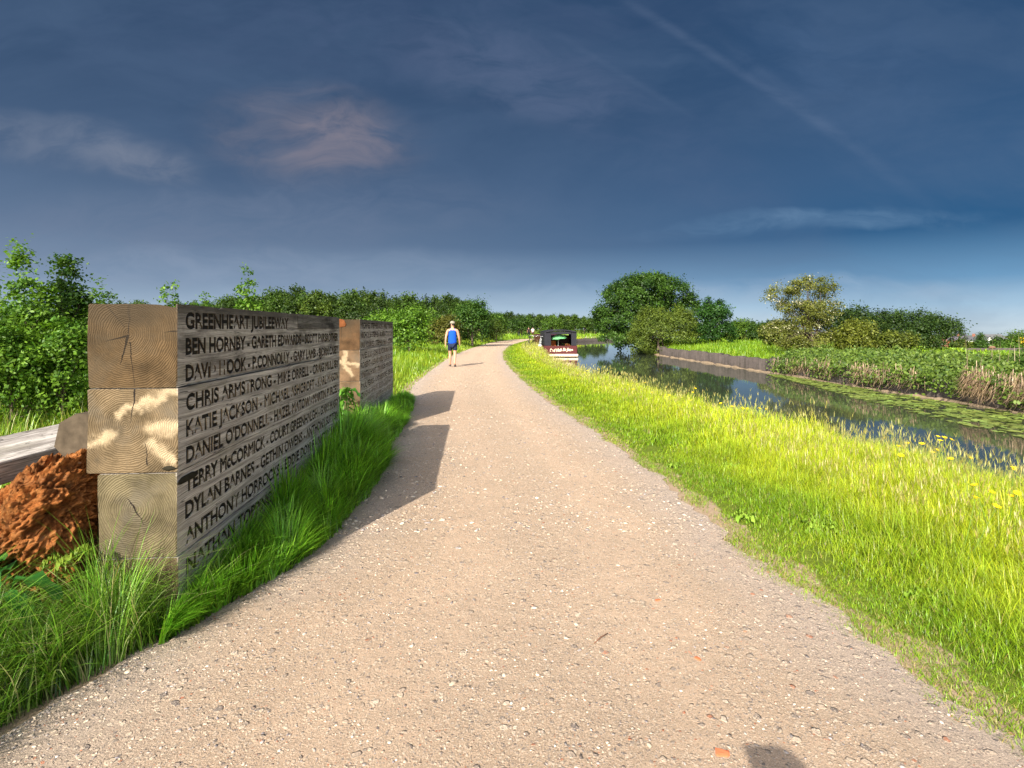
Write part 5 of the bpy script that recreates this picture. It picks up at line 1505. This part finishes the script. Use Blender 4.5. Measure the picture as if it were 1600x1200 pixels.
# ------------------------------------------------------------------ far right: houses, fence, posts
def house(label, pxc, Zd, wpx, ytop, yeave, rz, wallc, roofc, dpt=9):
    gz0 = float(ground_z(np.array(at(pxc, Zd)), np.array(Zd)))
    wd = wpx * Zd / 832; he = hz(yeave, Zd) - gz0; hr = hz(ytop, Zd) - gz0
    h = empty('house', (at(pxc, Zd), Zd, gz0), rz); tag(h, label, 'house')
    mw = simple('house wall', wallc, .85, .2, .08, 1); mr = simple('house roof', roofc, .85, .2, .2, 1)
    m = MB(); m.prism([(-wd / 2, 0), (wd / 2, 0), (wd / 2, he), (0, hr), (-wd / 2, he)], 0, dpt); m.build('wall', mw, h)
    m = MB()
    for s_ in (-1, 1):
        m.prism([(0, hr + .05), (s_ * (wd / 2 + .3), he - .1), (s_ * (wd / 2 + .3), he + .12), (0, hr + .28)], -.3, dpt + .3)
    rf_ = m.build('roof', mr, h)
    m = MB(); m.box((-.5, dpt * .6, hr - .3), (.3, dpt * .6 + .8, hr + 1.2), .02); m.build('chimney', simple('chimney', (.3, .13, .09)), rf_)
    mg = simple('window glass', (.04, .05, .06), .15, .6)
    for zz_ in (1.0, he * .55 + .3):
        for s_ in (-.25, .25):
            m = MB(); m.box((s_ * wd - .6, -.06, zz_), (s_ * wd + .6, -.004, zz_ + 1.2), .01); m.build('window', mg, h)
    return h
house('white gabled house in the distance at the right', 1546, 230, 17, 526, 532, .35, (.80, .78, .72), (.10, .10, .11))
house('red brick gabled house left of the white house', 1520, 240, 15, 526, 532, .3, (.42, .10, .05), (.14, .12, .15))
def terrace(label, pxc, Zd, wpx, ytop, yeave, wallc, roofc):
    gz0 = float(ground_z(np.array(at(pxc, Zd)), np.array(Zd)))
    wd = wpx * Zd / 832; he = hz(yeave, Zd) - gz0; hr = hz(ytop, Zd) - gz0
    h = empty('house', (at(pxc, Zd), Zd, gz0), .1); tag(h, label, 'house')
    m = MB(); m.box((-wd / 2, 0, 0), (wd / 2, 8, he)); m.build('wall', simple('terrace wall', wallc, .85, .2, .15, .6), h)
    m = MB(); vs = [(-.4, he - .05), (4, hr), (8.4, he - .05), (8.4, he + .15), (4, hr + .2), (-.4, he + .15)]
    pr = [( y_, z_) for y_, z_ in vs]
    m.prism(pr, -wd / 2 - .3, wd / 2 + .3)
    o = m.build('roof', simple('slate roof', roofc, .8, .2, .2, .8), h)
    o.rotation_euler = (0, 0, R(90)); o.scale = (1, -1, 1); o.data.flip_normals()
    m = MB()
    for k in range(5):
        x_ = -wd / 2 + wd * (k + .5) / 5; m.box((x_ - .6, -.06, he - 2.0), (x_ + .6, -.004, he - .7), .01)
    m.build('window_row', simple('terrace glass', (.5, .5, .5), .2, .6), h)
    return h
terrace('long dark-roofed brick house left of the red house', 1506, 262, 26, 522, 530, (.45, .20, .14), (.07, .065, .09))
terrace('grey-roofed house behind the trees right of the white house', 1562, 270, 30, 523, 531, (.35, .2, .16), (.13, .13, .13))
for (pc, Zd, yt, wp, sd_, pal, lab) in ((1532, 190, 519, 11, 501, DARK, 'small round tree between the red and white houses'), (1558, 150, 524, 24, 502, DARK, 'dark hedge bush right of the white house'), (1588, 110, 514, 34, 503, MID, 'green tree at the right edge behind the slim posts'),
                                      (1499, 62, 531, 26, 504, [(.06, .09, .014), (.12, .15, .02)], 'low olive scrub at the end of the dark shrub row'), (1528, 66, 533, 34, 505, DARK, 'low scrub in front of the red house'), (1620, 100, 516, 40, 506, MID, 'green tree cut off by the right edge'), (1574, 62, 531, 44, 507, MID, 'low green hedge under the slim posts')):
    bush('tree' if yt < 522 else 'bush', lab, 'tree' if yt < 522 else 'bush', pc, Zd, yt, wp, 2600, .35, pal, sd_, zmin=.1, spikes=5)
bush('gorse_bush', 'yellow-flowered bush cut off by the right edge in front of the trees', 'bush', 1600, 80, 527, 22, 2400, .28, [(.08, .12, .02), (.16, .2, .03)], 508, zmin=.1, flower=(.6, (.7, .45, .02)))
pf = empty('frame_post', (at(1572, 70), 70, float(ground_z(np.array(at(1572, 70)), np.array(70.0))))); tag(pf, 'pale slim two-legged post with a crossbar at the far right', 'post')
for s_ in (-1, 1):
    m = MB(); m.tube([(s_ * .25 - .1, 0, 0), (s_ * .17 + .05, 0, 1.6)], .05, 7); m.build('leg', simple('pale timber post', (.6, .58, .52), .8), pf)
m = MB(); m.box((-.22, -.05, .85), (.28, .05, .97), .01); m.build('crossbar', simple('pale timber bar', (.6, .58, .52), .8), pf)
Zf = 33
m = MB(); x_a, x_b = at(1508, Zf), at(1640, Zf)
m.box((x_a, Zf - .15, .1), (x_b, Zf + .15, .32), .03); lw = m.build('low_wall', simple('dark weathered coping', (.10, .08, .075), .9, .2, .4, 4)); tag(lw, 'long low dark wall across the grass at the far right', 'wall')
m = MB(); m.box((x_a + 1.8, Zf - .1, -.1), (x_b, Zf + .1, .097), .02); m.build('wall_base', simple('pale stones', (.42, .37, .32), .9, .2, .4, 3), lw)
lm = lump((at(1547, Zf), Zf - .1, .37), (.16, .12, .10), 77, 3); lm.name = 'rock'; lm.data.materials.append(simple('brown rock', (.20, .11, .07), .9)); tag(lm, 'brown rock resting on the long low wall', 'rock')
# leafy branch tips entering at the right edge
bush('shrub', 'dark leafy shrub tip poking in at the right edge over the bank', 'shrub', 1640, 13.2, 545, 90, 2600, .09, [(.03, .08, .012), (.09, .15, .02)], 509, zmin=.0)
